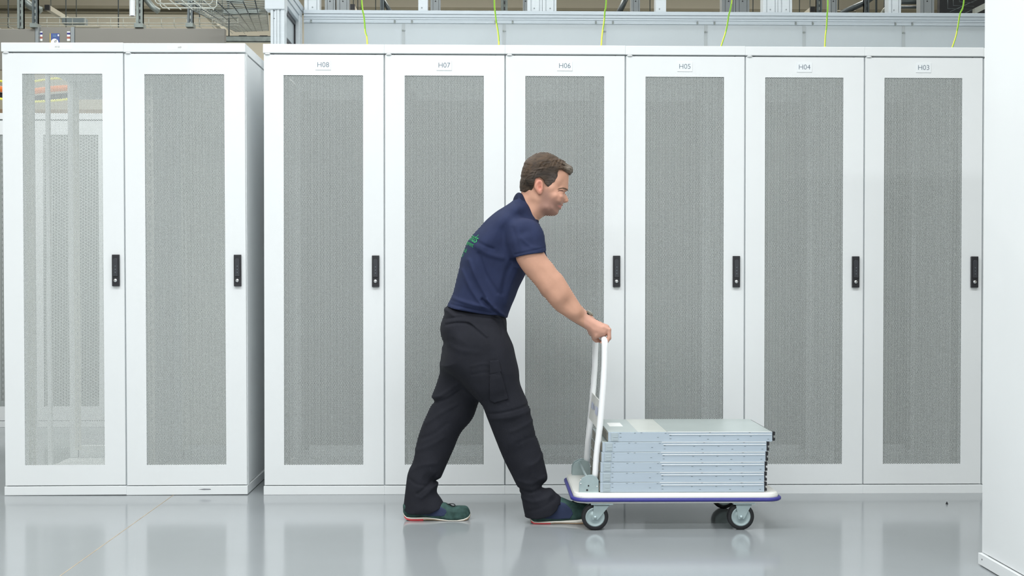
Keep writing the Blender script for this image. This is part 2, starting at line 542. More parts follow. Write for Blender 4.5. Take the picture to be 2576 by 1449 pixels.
for x in jx:
    q = MB(); q.box(x - 0.0085, x + 0.0085, YW - 0.0045, YW - 0.002, 2.16, rz(57.5))
    world_build(q, 'joint_strip', M_joint, cf)
    for sx in (-0.05, 0.05):
        q = MB(); xx = x + sx
        q.prism([(xx - 0.0055, (rz(54.5))), (xx + 0.0055, (rz(54.5))), (xx, (rz(50.5)))], 'y', YW - 0.013, YW - 0.0065, 0)
        q.disc((xx, (rz(58))), 'y', 0.0055, YW - 0.016, YW - 0.010, 12, 1)
        world_build(q, 'glazing_clip', [M_alud, M_galv], cf)
    q = MB(); zz = rz(78.5)
    q.prism([(x + 0.003, zz - 0.005), (x + 0.003, zz + 0.005), (x + 0.012, zz)], 'y', YW - 0.009, YW - 0.004, 0)
    q.disc((x - 0.004, zz), 'y', 0.005, YW - 0.009, YW - 0.004, 12, 1)
    world_build(q, 'glazing_clip', [M_alud, M_galv], cf)
q = MB(); xx = at(783, 55, YW)[0]
q.prism([(xx - 0.0055, (rz(54.5))), (xx + 0.0055, (rz(54.5))), (xx, (rz(50.5)))], 'y', YW - 0.013, YW - 0.0065, 0)
q.disc((xx, (rz(58))), 'y', 0.0055, YW - 0.016, YW - 0.010, 12, 1)
world_build(q, 'glazing_clip', [M_alud, M_galv], cf)


def post(mb, xa, xb, Y, z0, z1, slot=True, depth=0.08):
    """extruded profile post with grooves"""
    w = xb - xa
    if slot:
        mb.box(xa, xa + w * 0.22, Y, Y + depth, z0, z1); mb.box(xa + w * 0.28, xb - w * 0.2, Y, Y + depth, z0, z1)
        mb.box(xb - w * 0.15, xb, Y, Y + depth, z0, z1); mb.box(xa + 0.002, xb - 0.002, Y + 0.006, Y + depth, z0, z1)
    else:
        mb.box(xa, xb, Y, Y + depth, z0, z1)


ZTOP = 3.4
for a, b_, scr in ((765, 804, 786), (1052, 1076, 1061), (1327, 1364, 1344), (1364.6, 1400, 1384), (1650, 1676, 1659), (1920, 1957, 1938), (1957.6, 1993, 1978), (2236, 2267, 2249)):
    q = MB(); post(q, at(a, 20, YW)[0], at(b_, 20, YW)[0], YW + 0.002, ZR, ZTOP, b_ - a > 30)
    sx = at(scr, 18, YW)
    q.disc((sx[0], zof(18 + (scr - 800) * 0.005, YW, scr)), 'y', 0.0042, YW - 0.001, YW + 0.004, 10, 1)
    world_build(q, 'post', [M_alu, M_alud], cf, 0.0015)

# front corner post with cap and the side bay that runs back to the wall
YP = 0.45
xa, xb = at(680.5, 90, YP)[0], at(715.5, 90, YP)[0]
q = MB(); w = xb - xa
q.box(xa, xa + w * 0.19, YP, YP + 0.08, RH, 2.62); q.box(xa + w * 0.24, xa + w * 0.44, YP + 0.004, YP + 0.08, RH, 2.62)
q.box(xa + w * 0.46, xa + w * 0.64, YP, YP + 0.08, RH, 2.62); q.box(xa + w * 0.74, xb, YP, YP + 0.08, RH, 2.62)
q.box(xa + 0.002, xb - 0.002, YP + 0.008, YP + 0.078, RH, 2.62)
for py in (27, 46):
    q.disc((at(689.5, py, YP)[0], zof(py, YP, 690)), 'y', 0.0028, YP + 0.002, YP + 0.005, 8, 1)
world_build(q, 'corner_post', [M_alu, M_black], cf, 0.0015)
q = MB(); q.box(at(665.5, 10, YP - 0.01)[0], at(715.8, 10, YP - 0.01)[0], YP - 0.01, YP + 0.09, zof(22.5, YP - 0.01, 690), zof(22.5, YP, 690) + 0.1)
world_build(q, 'post_cap', M_alu, cf, 0.003)
q = MB()
q.box(xb - 0.05, xb + 0.001, YP + 0.08, YW, 2.585, 2.62); q.box(xb - 0.05, xb - 0.004, YP + 0.08, YW, 2.55, 2.583)
q.box(xb - 0.05, xb + 0.003, YP + 0.08, YW + 0.05, 2.625, 2.66)
world_build(q, 'side_rail', M_aluh, cf, 0.002)
q = MB(); q.box(xb - 0.035, xb - 0.03, YP + 0.08, YW - 0.12, 2.40, 2.525); world_build(q, 'side_sheet', M_poly, cf)
q = MB(); q.box(xb - 0.034, xb - 0.022, YP + 0.08, YW - 0.11, 2.525, 2.548); q.box(xb - 0.034, xb - 0.022, YP + 0.08, YW - 0.11, 2.378, 2.396)
q.box(xb - 0.034, xb - 0.022, YW - 0.115, YW - 0.105, 2.26, 2.548)
world_build(q, 'side_gasket', M_black, cf)
q = MB(); q.box(xb - 0.05, xb + 0.001, YW - 0.1, YW - 0.05, RH, 2.585); q.box(xb - 0.05, xb + 0.002, YW - 0.045, YW + 0.002, RH, 2.585)
world_build(q, 'wall_post', M_alu, cf, 0.002)

# the far side of the same aisle: shaded posts
YO = 2.5
cb = empty('aisle_containment', (2.0, YO, 0)); tag(cb, 'shaded rear containment wall, only its dark grey posts show above the front wall', 'containment')
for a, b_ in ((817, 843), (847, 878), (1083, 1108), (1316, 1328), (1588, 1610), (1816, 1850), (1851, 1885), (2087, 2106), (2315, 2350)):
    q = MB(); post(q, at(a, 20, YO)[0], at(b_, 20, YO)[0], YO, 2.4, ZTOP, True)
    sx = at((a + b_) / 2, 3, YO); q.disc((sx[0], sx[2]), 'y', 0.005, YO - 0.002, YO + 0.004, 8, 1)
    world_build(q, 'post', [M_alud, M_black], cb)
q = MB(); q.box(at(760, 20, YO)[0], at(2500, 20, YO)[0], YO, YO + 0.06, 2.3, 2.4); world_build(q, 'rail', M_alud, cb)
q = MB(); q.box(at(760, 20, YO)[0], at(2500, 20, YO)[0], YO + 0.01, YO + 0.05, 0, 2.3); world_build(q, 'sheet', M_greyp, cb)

# ------------------------------------------------------------------ hanging earth cables
def smooth_path(pts, n=8):
    out = []
    P = [Vector(pts[0])] + [Vector(p) for p in pts] + [Vector(pts[-1])]
    for i in range(1, len(P) - 2):
        for k in range(n):
            t = k / n
            a, b, c, d = P[i - 1], P[i], P[i + 1], P[i + 2]
            out.append(0.5 * ((2 * b) + (c - a) * t + (2 * a - 5 * b + 4 * c - d) * t * t + (3 * b - a - 3 * c + d) * t ** 3))
    out.append(P[-1])
    return out


cabs = [([(905, -150), (910, 0), (916, 45), (919, 80), (923, 95), (928, 112)], 'H08'),
        ([(1241, -150), (1243.5, 0), (1245, 25), (1248.5, 55), (1254, 90), (1258, 112)], 'H07'),
        ([(1531, -150), (1525, 0), (1521.5, 30), (1519.5, 55), (1515, 85), (1507, 113)], 'H06'),
        ([(1860, -150), (1841, 0), (1833, 40), (1828, 70), (1820, 98), (1800, 114)], 'H05'),
        ([(2086, -150), (2082.5, 0), (2080.5, 40), (2079, 70), (2076, 95), (2076, 117)], 'H04'),
        ([(2440, -150), (2425, 0), (2415, 35), (2409, 70), (2401, 103), (2380, 119)], 'H03')]
for pts, nm in cabs:
    Yc = 0.42
    P = [at(x, y, Yc + 0.0) for x, y in pts]
    P[0] = (P[0][0], P[0][1] + 0.05, P[0][2])
    P[-1] = (P[-1][0], P[-1][1], RH + 0.003)
    P.append((P[-1][0] + (-0.05 if P[-1][0] < P[-2][0] else 0.04), Yc + 0.02, RH + 0.0035))
    tw = random.randint(0, 7)
    q = MB(); q.tube(smooth_path(P), 0.0042, 8, 0, lambda i, k, tw=tw: 1 if ((k + (i + tw) // 9) % 8) in (0, 1, 2) else 0)
    tag(q.build('earth_cable', [M_yel, M_grn]), 'yellow and green earth cable hanging onto the top of rack %s' % nm, 'cable', 'earth cables hanging over the main row')

# ------------------------------------------------------------------ overhead services at the left
def pxbox(mb, a, c, Y, depth, mi=0):
    """box whose front face spans two pixels at distance Y"""
    p0, p1 = at(a[0], a[1], Y), at(c[0], c[1], Y)
    mb.box(min(p0[0], p1[0]), max(p0[0], p1[0]), Y, Y + depth, min(p0[2], p1[2]), max(p0[2], p1[2]), mi)


# grey panels over the back row with a door between them
YG = 2.95
gp = MB(); pxbox(gp, (-120, 72), (88, 176), YG, 0.05)
tag(gp.build('aisle_partition', M_greyp, None, 0.004), 'flat grey partition left of the striped door frame', 'partition', 'grey partitions over the back row')
gp = MB(); pxbox(gp, (188, 70), (566, 176), YG, 0.05)
tag(gp.build('aisle_partition', M_greyp, None, 0.004), 'long flat grey partition right of the striped door frame', 'partition', 'grey partitions over the back row')
dr = empty('aisle_door', at(140, 120, YG + 0.02)); tag(dr, 'grey aisle door with blue poster and two striped tapes above the left rack', 'door')
q = MB(); pxbox(q, (96, 68), (188, 176), YG + 0.04, 0.03); world_build(q, 'leaf', M_greyp, dr)
q = MB(); pxbox(q, (88.5, 68), (97, 176), YG + 0.0, 0.05); world_build(q, 'jamb', M_alud, dr)
q = MB(); pxbox(q, (178, 68), (187.5, 176), YG + 0.0, 0.05); world_build(q, 'jamb', M_alud, dr)
for x in (98.5, 168.5):
    for (y0, y1, mm) in ((79, 82, M_paper), (82, 87, M_dblue), (87, 92, M_paper), (92, 97.5, M_red), (97.5, 103, M_paper)):
        q = MB(); pxbox(q, (x, y0), (x + 8, y1), YG + 0.037, 0.003); world_build(q, 'tape', mm, dr)
    q = MB(); pxbox(q, (x, 103), (x + 8, 110), YG + 0.037, 0.003); world_build(q, 'tape', mat('tape_grey', (130, 130, 118), 0.6), dr)
q = MB(); pxbox(q, (128, 84), (149.5, 118), YG + 0.036, 0.003); po = world_build(q, 'poster', M_poster, dr)
q = MB(); pxbox(q, (125, 84), (128, 118), YG + 0.036, 0.003); world_build(q, 'poster_border', mat('poster_yellow', (180, 160, 90), 0.6), dr)
q = MB(); pxbox(q, (133, 87), (142, 94), YG + 0.0345, 0.001); pxbox(q, (145, 86.5), (148.5, 91), YG + 0.0345, 0.001, 1)
world_build(q, 'poster_print', [mat('poster_teal', (84, 112, 150), 0.5), M_paper], dr)
c = at(137.5, 106.5, YG + 0.034); q = MB(); q.disc((c[0], c[2]), 'y', 0.0268, c[1] - 0.001, c[1] + 0.001, 24); world_build(q, 'poster_badge', M_paper, dr)
c = at(138.5, 103.5, YG + 0.031)
o = text_obj('d', 0.036, Matrix.Translation(c) @ FRONT, M_black, dr, 'badge_letter', 0.2)
o.matrix_parent_inverse = Matrix.Translation(dr.location).inverted()

# wire basket tray running sideways above those panels
YT = 3.65
tr = empty('wire_basket_tray', at(280, 66, YT)); tag(tr, 'long wire basket tray running sideways above the grey panels', 'cable tray')
for y in (44.5, 58, 65):
    q = MB(); q.tube([at(-40, y, YT), at(600, y, YT)], 0.0035, 6)
    world_build(q, 'rail_wire', M_galvl, tr)
for k in range(20):
    x = -10 + 32 * k
    q = MB(); q.tube([at(x, 44.5, YT), at(x, 66.5, YT), (at(x, 66.5, YT)[0], YT + 0.3, at(x, 66.5, YT)[2])], 0.003, 6)
    world_build(q, 'cross_wire', M_galvl, tr)


def strut(px0, px1, y1, Y, m, label, slots=True, y0=-60, dark=None, foot=True):
    r = empty('strut_post', at((px0 + px1) / 2, y1, Y)); tag(r, label, 'strut', 'steel strut posts at the back')
    a, b_ = at(px0, 0, Y)[0], at(px1, 0, Y)[0]; z0, z1 = zof(y1, Y, px0), ZC - 0.001
    q = MB(); w = b_ - a
    q.box(a, a + w * 0.38, Y, Y + 0.04, z0, z1); q.box(b_ - w * 0.3, b_, Y, Y + 0.04, z0, z1); q.box(a, b_, Y + 0.012, Y + 0.04, z0, z1)
    world_build(q, 'channel', m, r)
    if slots:
        q = MB()
        for k in range(12):
            z = z0 + 0.02 + k * 0.045
            q.box(a + w * 0.44, a + w * 0.62, Y + 0.010, Y + 0.0125, z, z + 0.024)
        world_build(q, 'slot', dark or M_galvl, r)
    if foot:
        q = MB(); q.box(a - w * 0.15, b_ + w * 0.25, Y - 0.03, Y + 0.06, z0 - 0.001, z0 + 0.028); world_build(q, 'foot', M_galv, r)
    return r


strut(80, 93, 70, 2.96, M_galvd, 'dark slotted steel strut left of the striped door frame', True)
strut(43, 57, 71, 2.98, M_galv, 'pale grey slotted steel strut at far left beyond the lid of H10', True, dark=M_black, foot=False)
strut(342, 358, 70, 2.97, M_galv, 'steel strut just right of the white hanging pipe', True, dark=M_black)
strut(471, 484, 69, 2.97, M_galvd, 'dark slotted steel strut under the wire basket above H9', True)
strut(1260, 1277, 60, 3.6, M_galv, 'slotted steel strut above rack H07 behind the posts', True, dark=M_black)
strut(956, 966, 60, 3.4, M_galvd, 'thin steel strut above rack H08 beside the first earth cable', False)
strut(2055, 2068, 60, 3.6, M_galvd, 'dark strut with round holes behind the posts above H04', True)
strut(2175, 2187, 60, 3.6, M_galvd, 'braced steel strut behind the posts above H03', True, dark=M_black)


def brace(pts, Y, r, m, label, name='brace_beam', dy=0.0):
    q = MB(); n = len(pts)
    P = [at(x, y, Y + dy * i) for i, (x, y) in enumerate(pts)]
    q.tube(P, r, 4)
    return tag(q.build(name, m), label, 'beam', 'diagonal beams at the back')


brace([(20, -30), (78, 16), (104, 27)], 3.05, 0.028, M_galv, 'grey diagonal beam at far left between the two struts')
brace([(350, -22), (384, 18), (400, 29)], 3.05, 0.022, M_galv, 'grey diagonal beam beside the white hanging pipe')
brace([(958, -8), (976, 20), (986, 36)], 3.45, 0.018, M_galvd, 'short diagonal beam above H08 right of its earth cable')
brace([(1576, -8), (1566, 14), (1556, 34)], 3.45, 0.022, M_galvd, 'short diagonal beam above the joint of H06 and H05')
brace([(2240, -40), (2180, 4), (2115, 34)], 3.65, 0.022, M_galvd, 'long diagonal beam above H03')
brace([(2080, 31), (2152, 31)], 3.66, 0.018, M_trimd, 'short dark horizontal beam above H03 beside the diagonal beam')
brace([(2267, 4), (2316, 4)], 3.2, 0.02, M_galvd, 'upper dark crossbar between posts above H03')
brace([(2267, 18), (2316, 18)], 3.2, 0.011, M_galvd, 'lower dark crossbar between posts above H03')


def rod(px, y0, y1, Y, r, m, label, name='hanger_rod'):
    c = at(px, y1, Y); q = MB(); q.tube([(c[0], Y, ZC - 0.001), c], r, 6)
    return tag(q.build(name, m), label, 'rod', 'thin hanger rods at the back')


rod(21, -60, 70, 4.2, 0.006, M_galvd, 'thin hanger rod at the far left edge')
rod(166, -60, 68, 4.2, 0.0045, M_galvd, 'thin hanger rod right of the black fixture end above H10')
rod(298, -60, 69, 4.2, 0.005, M_galvd, 'thin hanger rod left of the white hanging pipe')
rod(502, 20, 68, 4.2, 0.005, M_galvd, 'thin hanger rod right of the dark strut above H9')
rod(900, -60, 40, 4.4, 0.004, M_galvd, 'thin hanger rod above H08 left of the cable')
rod(945, -60, 40, 4.4, 0.004, M_galvd, 'thin hanger rod above H08 right of the cable')
rod(1635, -60, 40, 4.4, 0.004, M_galvd, 'thin hanger rod above H05 between two posts')
rod(1894, -60, 40, 4.4, 0.004, M_galvd, 'thin hanger rod above H04 left of the double post')
rod(2011, -60, 40, 4.4, 0.004, M_galvd, 'thin hanger rod left of the black fixture end above H04')
rod(2109, -60, 40, 4.4, 0.004, M_galvd, 'thin hanger rod above H04 at its right side')
rod(2204, -10, 50, 4.4, 0.009, M_galvd, 'thick hanger rod above H03 left of the bent conduit')
rod(2225, -10, 50, 4.4, 0.006, M_galvd, 'thin hanger rod above H03 under the bent conduit')
q = MB(); q.tube([(at(2213, 52, 4.0)[0], 4.0, 0.0), (at(2213, 52, 4.0)[0], 4.0, 2.3)] + smooth_path([at(2213, 52, 4.0), at(2217, 36, 4.0), at(2226, 22, 4.0), at(2244, 14, 4.0), at(2262, 11, 4.0)]), 0.011, 8)
tag(q.build('bent_conduit', M_galvl), 'curved steel conduit beside the aluminium post above H03', 'pipe')

# trunking fixtures with black end caps, running away from the camera
def trunking(px, py, Y, length, label):
    c = at(px, py, Y); r = empty('trunking_light', c); tag(r, label, 'light fixture', 'hanging trunking lights at the back')
    q = MB(); q.box(c[0] - 0.021, c[0] + 0.021, Y, Y + 0.03, c[2] - 0.023, c[2] + 0.023); world_build(q, 'end_cap', M_black, r)
    q = MB(); q.box(c[0] - 0.019, c[0] + 0.019, Y + 0.03, Y + length, c[2] - 0.021, c[2] + 0.021); world_build(q, 'housing', mat('trunking_grey', (184, 180, 164), 0.5), r)
    q = MB(); q.tube([(c[0], Y + 0.1, c[2] + 0.02), (c[0], Y + 0.1, 5.38)], 0.004, 6); world_build(q, 'hanger', M_galvd, r)
    q = MB(); q.tube([(c[0], Y + length - 0.1, c[2] + 0.02), (c[0], Y + length - 0.1, 5.38)], 0.004, 6); world_build(q, 'hanger', M_galvd, r)


trunking(118, 18.5, 4.9, 0.9, 'trunking light with black end cap above rack H10')
trunking(500, 18, 4.9, 1.1, 'trunking light with black end cap behind the wire basket above H9')
trunking(886, 17, 4.6, 0.9, 'trunking light with black end cap above H08')
trunking(2045, 23, 4.6, 1.2, 'trunking light with black end cap above H04')
bx = MB(); pxbox(bx, (155, 43), (211, 59), 5.2, 0.12)
tag(bx.build('junction_box', mat('blue_grey_box', (124, 136, 140), 0.5), None, 0.004), 'blue grey junction box hanging above the striped door', 'box')
bx = MB(); pxbox(bx, (190, 64.5), (248, 70), YG, 0.05)
tag(bx.build('cover_plate', M_trimd, None, 0.003), 'flat dark cover lying on the panel right of the striped door', 'cover')

# white pipe
c0 = at(333, 40, 1.05)
q = MB(); q.lathe([(0.0128, c0[2]), (0.0165, c0[2]), (0.0165, ZC - 0.001)], (c0[0], c0[1], 0), 'z', 20)
q.lathe([(0.0, c0[2] + 0.002), (0.013, c0[2] + 0.002), (0.0128, c0[2])], (c0[0], c0[1], 0), 'z', 20, 1)
tag(q.build('hanging_pipe', [mat('white_pipe_plastic', (240, 242, 243), 0.4, var=0.01), M_dark]), 'white vertical pipe with dark open end hanging above H10', 'pipe')

# wire basket tray coming over the aisle, ending above H9
zb_ = 2.472
bt = empty('wire_basket_tray', (-0.43, 0.1, zb_)); tag(bt, 'bright wire basket tray end hanging above rack H9', 'cable tray')
xl_, xr_ = -0.575, -0.285
for k in range(9):
    y = 0.27 - 0.1 * k
    pts = [(xl_, y, zb_ + 0.06), (xl_, y, zb_ + 0.012), (xl_ + 0.012, y, zb_), (xr_ - 0.012, y, zb_), (xr_, y, zb_ + 0.012), (xr_, y, zb_ + 0.06)]
    q = MB(); q.tube(pts, 0.003, 6); world_build(q, 'cross_wire', M_galvl, bt)
for x in (xl_ + 0.03, xl_ + 0.09, xl_ + 0.15, xl_ + 0.21, xr_ - 0.03):
    q = MB(); q.tube([(x, -0.55, zb_ + 0.005), (x, 0.34, zb_ + 0.005)], 0.0025, 6); world_build(q, 'long_wire', M_galvl, bt)
for x in (xl_, xr_):
    q = MB(); q.tube([(x, -0.55, zb_ + 0.058), (x, 0.34, zb_ + 0.058)], 0.0025, 6); world_build(q, 'long_wire', M_galvl, bt)
for y in (-0.3, 0.15):
    q = MB(); q.tube([((xl_ + xr_) / 2, y, zb_ + 0.004), ((xl_ + xr_) / 2, y, ZC - 0.002)], 0.004, 6); world_build(q, 'hanger', M_galvd, bt)

# ramp section of basket rising away behind it
rt = empty('wire_basket_tray', at(560, 60, 3.0)); tag(rt, 'sloping wire basket tray rising away left of the corner post', 'cable tray')
N0, N1 = (0.95, 7.0)
lo = [(440, 3.7), (476, 4), (512, 3.5), (545, 3), (578, 3), (611, 2.8), (640, -4), (668, -8)]
hi = [(593, 80), (602, 80), (612, 80), (623, 80), (634, 79), (645, 79), (660, 78), (676, 77)]
for a, b_ in zip(lo, hi):
    q = MB(); q.tube([at(a[0], a[1], N0), at(b_[0], b_[1], N1)], 0.0035, 5); world_build(q, 'long_wire', M_galvd, rt)
P0, P1 = np.array(at(440, 3.7, N0)), np.array(at(593, 80, N1)); Q0, Q1 = np.array(at(668, -8, N0)), np.array(at(676, 77, N1))
for k in range(30):
    t = k / 29.0
    a, b_ = P0 + (P1 - P0) * t, Q0 + (Q1 - Q0) * t
    q = MB(); q.tube([tuple(a + np.array([0, 0, 0.07])), tuple(a), tuple(b_), tuple(b_ + np.array([0, 0, 0.07]))], 0.003, 5)
    world_build(q, 'cross_wire', M_galv, rt)
for (a, b_, Y, lab) in (((565, 90), (682, 105), 3.6, 'zinc support channel hanging low left of the corner post'),
                        ((562, 22), (652, 35), 3.0, 'zinc support channel under the sloping basket, second from below'),
                        ((570, -4), (612, 5), 2.2, 'zinc support channel at the top edge above the gap')):
    p0, p1 = at(a[0], a[1], Y), at(b_[0], b_[1], Y)
    r = empty('support_channel', ((p0[0] + p1[0]) / 2, Y, p1[2])); tag(r, lab, 'channel', 'support channels of the basket trays')
    q = MB(); q.box(p0[0], p1[0], Y, Y + 0.004, p1[2], p0[2]); q.box(p0[0], p1[0], Y, Y + 0.05, p1[2], p1[2] + 0.004); q.box(p0[0], p1[0], Y, Y + 0.05, p0[2] - 0.004, p0[2])
    world_build(q, 'channel', M_galv, r)
    for fx in (0.3, 0.75):
        x = p0[0] + (p1[0] - p0[0]) * fx
        q = MB(); q.box(x, x + 0.06, Y + 0.01, Y + 0.04, p0[2], p0[2] + 0.006); world_build(q, 'clip', M_black, r)
    q = MB(); q.tube([(p0[0] + 0.03, Y + 0.02, p0[2]), (p0[0] + 0.03, Y + 0.02, ZC - 0.002)], 0.005, 6); world_build(q, 'hanger', M_galvd, r)

# cables bundled over the back row
for (z, m_, lab, r_, yy) in ((2.43, M_ora, 'orange cable bundle lying over the back row at the left edge', 0.022, 2.93),
                             (2.49, M_yel, 'upper yellow cable loop over the back row at the left edge', 0.008, 2.9),
                             (2.35, M_yel, 'lower yellow cable loop over the back row at the left edge', 0.008, 2.9),
                             (2.38, M_dark, 'black cable bundle lying over the back row under the orange one', 0.028, 2.97)):
    P = [(-3.0 + 0.25 * i, yy, z + 0.02 * math.sin(i * 2.1 + z * 7)) for i in range(8)]
    q = MB(); q.tube(smooth_path(P, 5), r_, 8)
    tag(q.build('cable_bundle', m_), lab, 'cable', 'cables over the back row')
q = MB(); q.box(-3.1, -1.0, 3.05, 3.1, 2.242, 2.3); tag(q.build('cable_ledge', mat('brown_ledge', (150, 128, 104), 0.7)), 'brown ledge along the top of the back row racks', 'ledge')

# black sheet standing in for a dark void, tray in front, upper right
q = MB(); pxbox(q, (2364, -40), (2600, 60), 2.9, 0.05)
tag(q.build('dark_void_sheet', mat('dark_void_sheet', (38, 40, 42), 0.7, var=0.1)), 'black sheet standing in for a dark void, upper right corner beside the end rack', 'panel')
r = empty('wire_basket_tray', at(2420, 20, 2.2)); tag(r, 'dim wire basket tray in front of the dark void sheet', 'cable tray')
for (a, b_) in (((2384, -10), (2384, 22)), ((2398, -10), (2398, 14)), ((2412, -10), (2414, 5))):
    q = MB(); q.tube([at(a[0], a[1], 2.2), at(b_[0], b_[1], 2.2), at(2450, b_[1] + 2, 2.2)], 0.0025, 5); world_build(q, 'cross_wire', M_galvd, r)
for (a, b_) in (((2390, 30), (2470, -6)), ((2420, 37), (2452, 22))):
    q = MB(); q.tube([at(a[0], a[1], 2.25), at(b_[0], b_[1], 2.25)], 0.003, 5); world_build(q, 'long_wire', M_galvd, r)
p0, p1 = at(2452, 28, 2.15), at(2496, 6, 2.15)
q = MB(); q.prism([(p0[0], p0[2] - 0.02), (p1[0], p1[2] - 0.02), (p1[0], p1[2] + 0.02), (p0[0], p0[2] + 0.02)], 'y', 2.15, 2.19)
tag(q.build('pale_beam', M_galvl), 'pale slanted beam end in front of the dark void sheet', 'beam')

# black bolt lying on the floor
k_ = (at(2382, 1268, 0.0)[2] - CAM[2]) / -CAM[1]; dpt = CAM[1] - CAM[2] / k_
c = at(2382, 1268, dpt)
q = MB(); q.disc((c[0], c[1]), 'z', 0.006, 0.0005, 0.004, 6); q.disc((c[0], c[1]), 'z', 0.003, 0.004, 0.011, 8)
tag(q.build('bolt', M_black), 'small black bolt standing on the floor in front of rack H03', 'bolt')

# ------------------------------------------------------------------ platform cart
def rrect(x0, x1, y0, y1, r, n=7):
    pts = []
    for (cx, cy, a0) in ((x1 - r, y1 - r, 0), (x0 + r, y1 - r, PI / 2), (x0 + r, y0 + r, PI), (x1 - r, y0 + r, 1.5 * PI)):
        for k in range(n + 1):
            a = a0 + PI / 2 * k / n
            pts.append((cx + r * math.cos(a), cy + r * math.sin(a)))
    return pts


DX0, DX1, DY0, DY1 = 1.477, 2.377, -0.925, -0.338
cart = empty('platform_cart', (1.91, -0.63, 0))
tag(cart, 'white platform cart with blue bumper pushed by the walking person', 'cart')
q = MB()
o = rrect(DX0 + 0.006, DX1 - 0.006, DY0 + 0.006, DY1 - 0.006, 0.06)
i_ = rrect(DX0 + 0.016, DX1 - 0.016, DY0 + 0.016, DY1 - 0.016, 0.055)
n = len(o)
rings = [(i_, 0.1185), (o, 0.1205), (o, 0.148), (rrect(DX0 + 0.009, DX1 - 0.009, DY0 + 0.009, DY1 - 0.009, 0.06), 0.157), (i_, 0.162)]
vs, fs = [], []
for ring, z in rings:
    vs += [(p[0], p[1], z) for p in ring]
for k in range(len(rings) - 1):
    for j in range(n):
        j2 = (j + 1) % n
        fs.append((k * n + j, k * n + j2, (k + 1) * n + j2, (k + 1) * n + j))
fs.append(tuple(reversed(range(n)))); fs.append(tuple((len(rings) - 1) * n + j for j in range(n)))
q.add(vs, fs)
world_build(q, 'deck', M_deck, cart)
q = MB(); out = rrect(DX0 - 0.006, DX1 + 0.006, DY0 - 0.006, DY1 + 0.006, 0.068); mid = rrect(DX0 - 0.001, DX1 + 0.001, DY0 - 0.001, DY1 + 0.001, 0.063)
inn = rrect(DX0 + 0.005, DX1 - 0.005, DY0 + 0.005, DY1 - 0.005, 0.058)
vs, fs = [], []
rings = [(inn, 0.1265), (mid, 0.127), (out, 0.1305), (out, 0.1385), (mid, 0.142), (inn, 0.1425)]
for ring, z in rings: vs += [(p[0], p[1], z) for p in ring]
for k in range(len(rings) - 1):
    for j in range(n):
        j2 = (j + 1) % n
        fs.append((k * n + j, k * n + j2, (k + 1) * n + j2, (k + 1) * n + j))
q.add(vs, fs, 0, True)
world_build(q, 'bumper', M_blue, cart)


def caster(cx, cy, swivel, ang=0.0):
    R = 0.0575
    w = MB(); w.lathe([(0.040, -0.014), (0.0535, -0.0165), (R, -0.011), (R, 0.011), (0.0535, 0.0165), (0.040, 0.014), (0.040, -0.014)], (cx, cy, R), 'y', 36)
    wo = world_build(w, 'wheel', M_dark, cart)
    h = MB(); h.lathe([(0.0, -0.017), (0.012, -0.017), (0.014, -0.013), (0.026, -0.012), (0.029, -0.010), (0.036, -0.0155), (0.0415, -0.0155), (0.0415, 0.0155), (0.036, 0.0155), (0.029, 0.010), (0.012, 0.017), (0, 0.017)], (cx, cy, R), 'y', 32)
    h.lathe([(0.0, -0.028), (0.007, -0.028), (0.008, -0.021)], (cx, cy, R), 'y', 10)
    h.build('hub', M_zinc, wo)
    f = MB()
    for s in (-1, 1):
        y0, y1 = (cy + s * 0.0195, cy + s * 0.0225)
        f.prism([(cx - 0.012, R - 0.010), (cx + 0.012, R - 0.010), (cx + swivel + 0.038, 0.112), (cx + swivel - 0.032, 0.112)], 'y', min(y0, y1), max(y0, y1))
    f.box(cx + swivel - 0.032, cx + swivel + 0.038, cy - 0.0225, cy + 0.0225, 0.108, 0.113)
    f.box(cx + swivel - 0.045, cx + swivel + 0.05, cy - 0.035, cy + 0.035, 0.113, 0.1185)
    world_build(f, 'fork', M_zinc, cart, 0.001)


caster(1.574, -0.885, 0.026); caster(1.60, -0.40, 0.02); caster(2.203, -0.885, 0.008); caster(2.222, -0.395, 0.01)

# folding handle
HYN, HYF = -0.862, -0.402
def hpts(Y):
    out = []
    for (px, py) in ((1497, 1206), (1500.5, 1150), (1508, 1080), (1514.5, 1010), (1518.8, 950), (1521, 900), (1521.5, 868)):
        p = at(px, py, HYN); out.append((p[0], Y, p[2]))
    return out
A, B = hpts(HYN), hpts(HYF)
top = at(1521.5, 853.0, HYN)
corner = []
for k in range(1, 7):
    a = PI / 2 * k / 6
    corner.append((top[0], HYN + 0.045 * (1 - math.cos(a)), A[-1][2] + (top[2] - A[-1][2]) * math.sin(a)))
corner2 = [(p[0], HYF - (p[1] - HYN), p[2]) for p in reversed(corner)]
q = MB(); q.tube(smooth_path(A, 3) + corner + corner2 + list(reversed(smooth_path(B, 3))), 0.0138, 14)
hnd = world_build(q, 'handle', mat('handle_enamel', (244, 245, 246), 0.35, var=0.01), cart)
pa, pb = at(1503.5, 1080, HYN), at(1512.5, 1012, HYN)
q = MB(); q.add([(pa[0] - 0.002, HYN + 0.012, pa[2]), (pb[0] - 0.002, HYN + 0.012, pb[2]), (pb[0] - 0.002, HYF - 0.012, pb[2]), (pa[0] - 0.002, HYF - 0.012, pa[2]),
                 (pa[0] + 0.001, HYN + 0.012, pa[2]), (pb[0] + 0.001, HYN + 0.012, pb[2]), (pb[0] + 0.001, HYF - 0.012, pb[2]), (pa[0] + 0.001, HYF - 0.012, pa[2])],
                [(0, 1, 2, 3), (7, 6, 5, 4), (0, 4, 5, 1), (1, 5, 6, 2), (2, 6, 7, 3), (3, 7, 4, 0)])
sp = world_build(q, 'sign_plate', M_deck, cart)
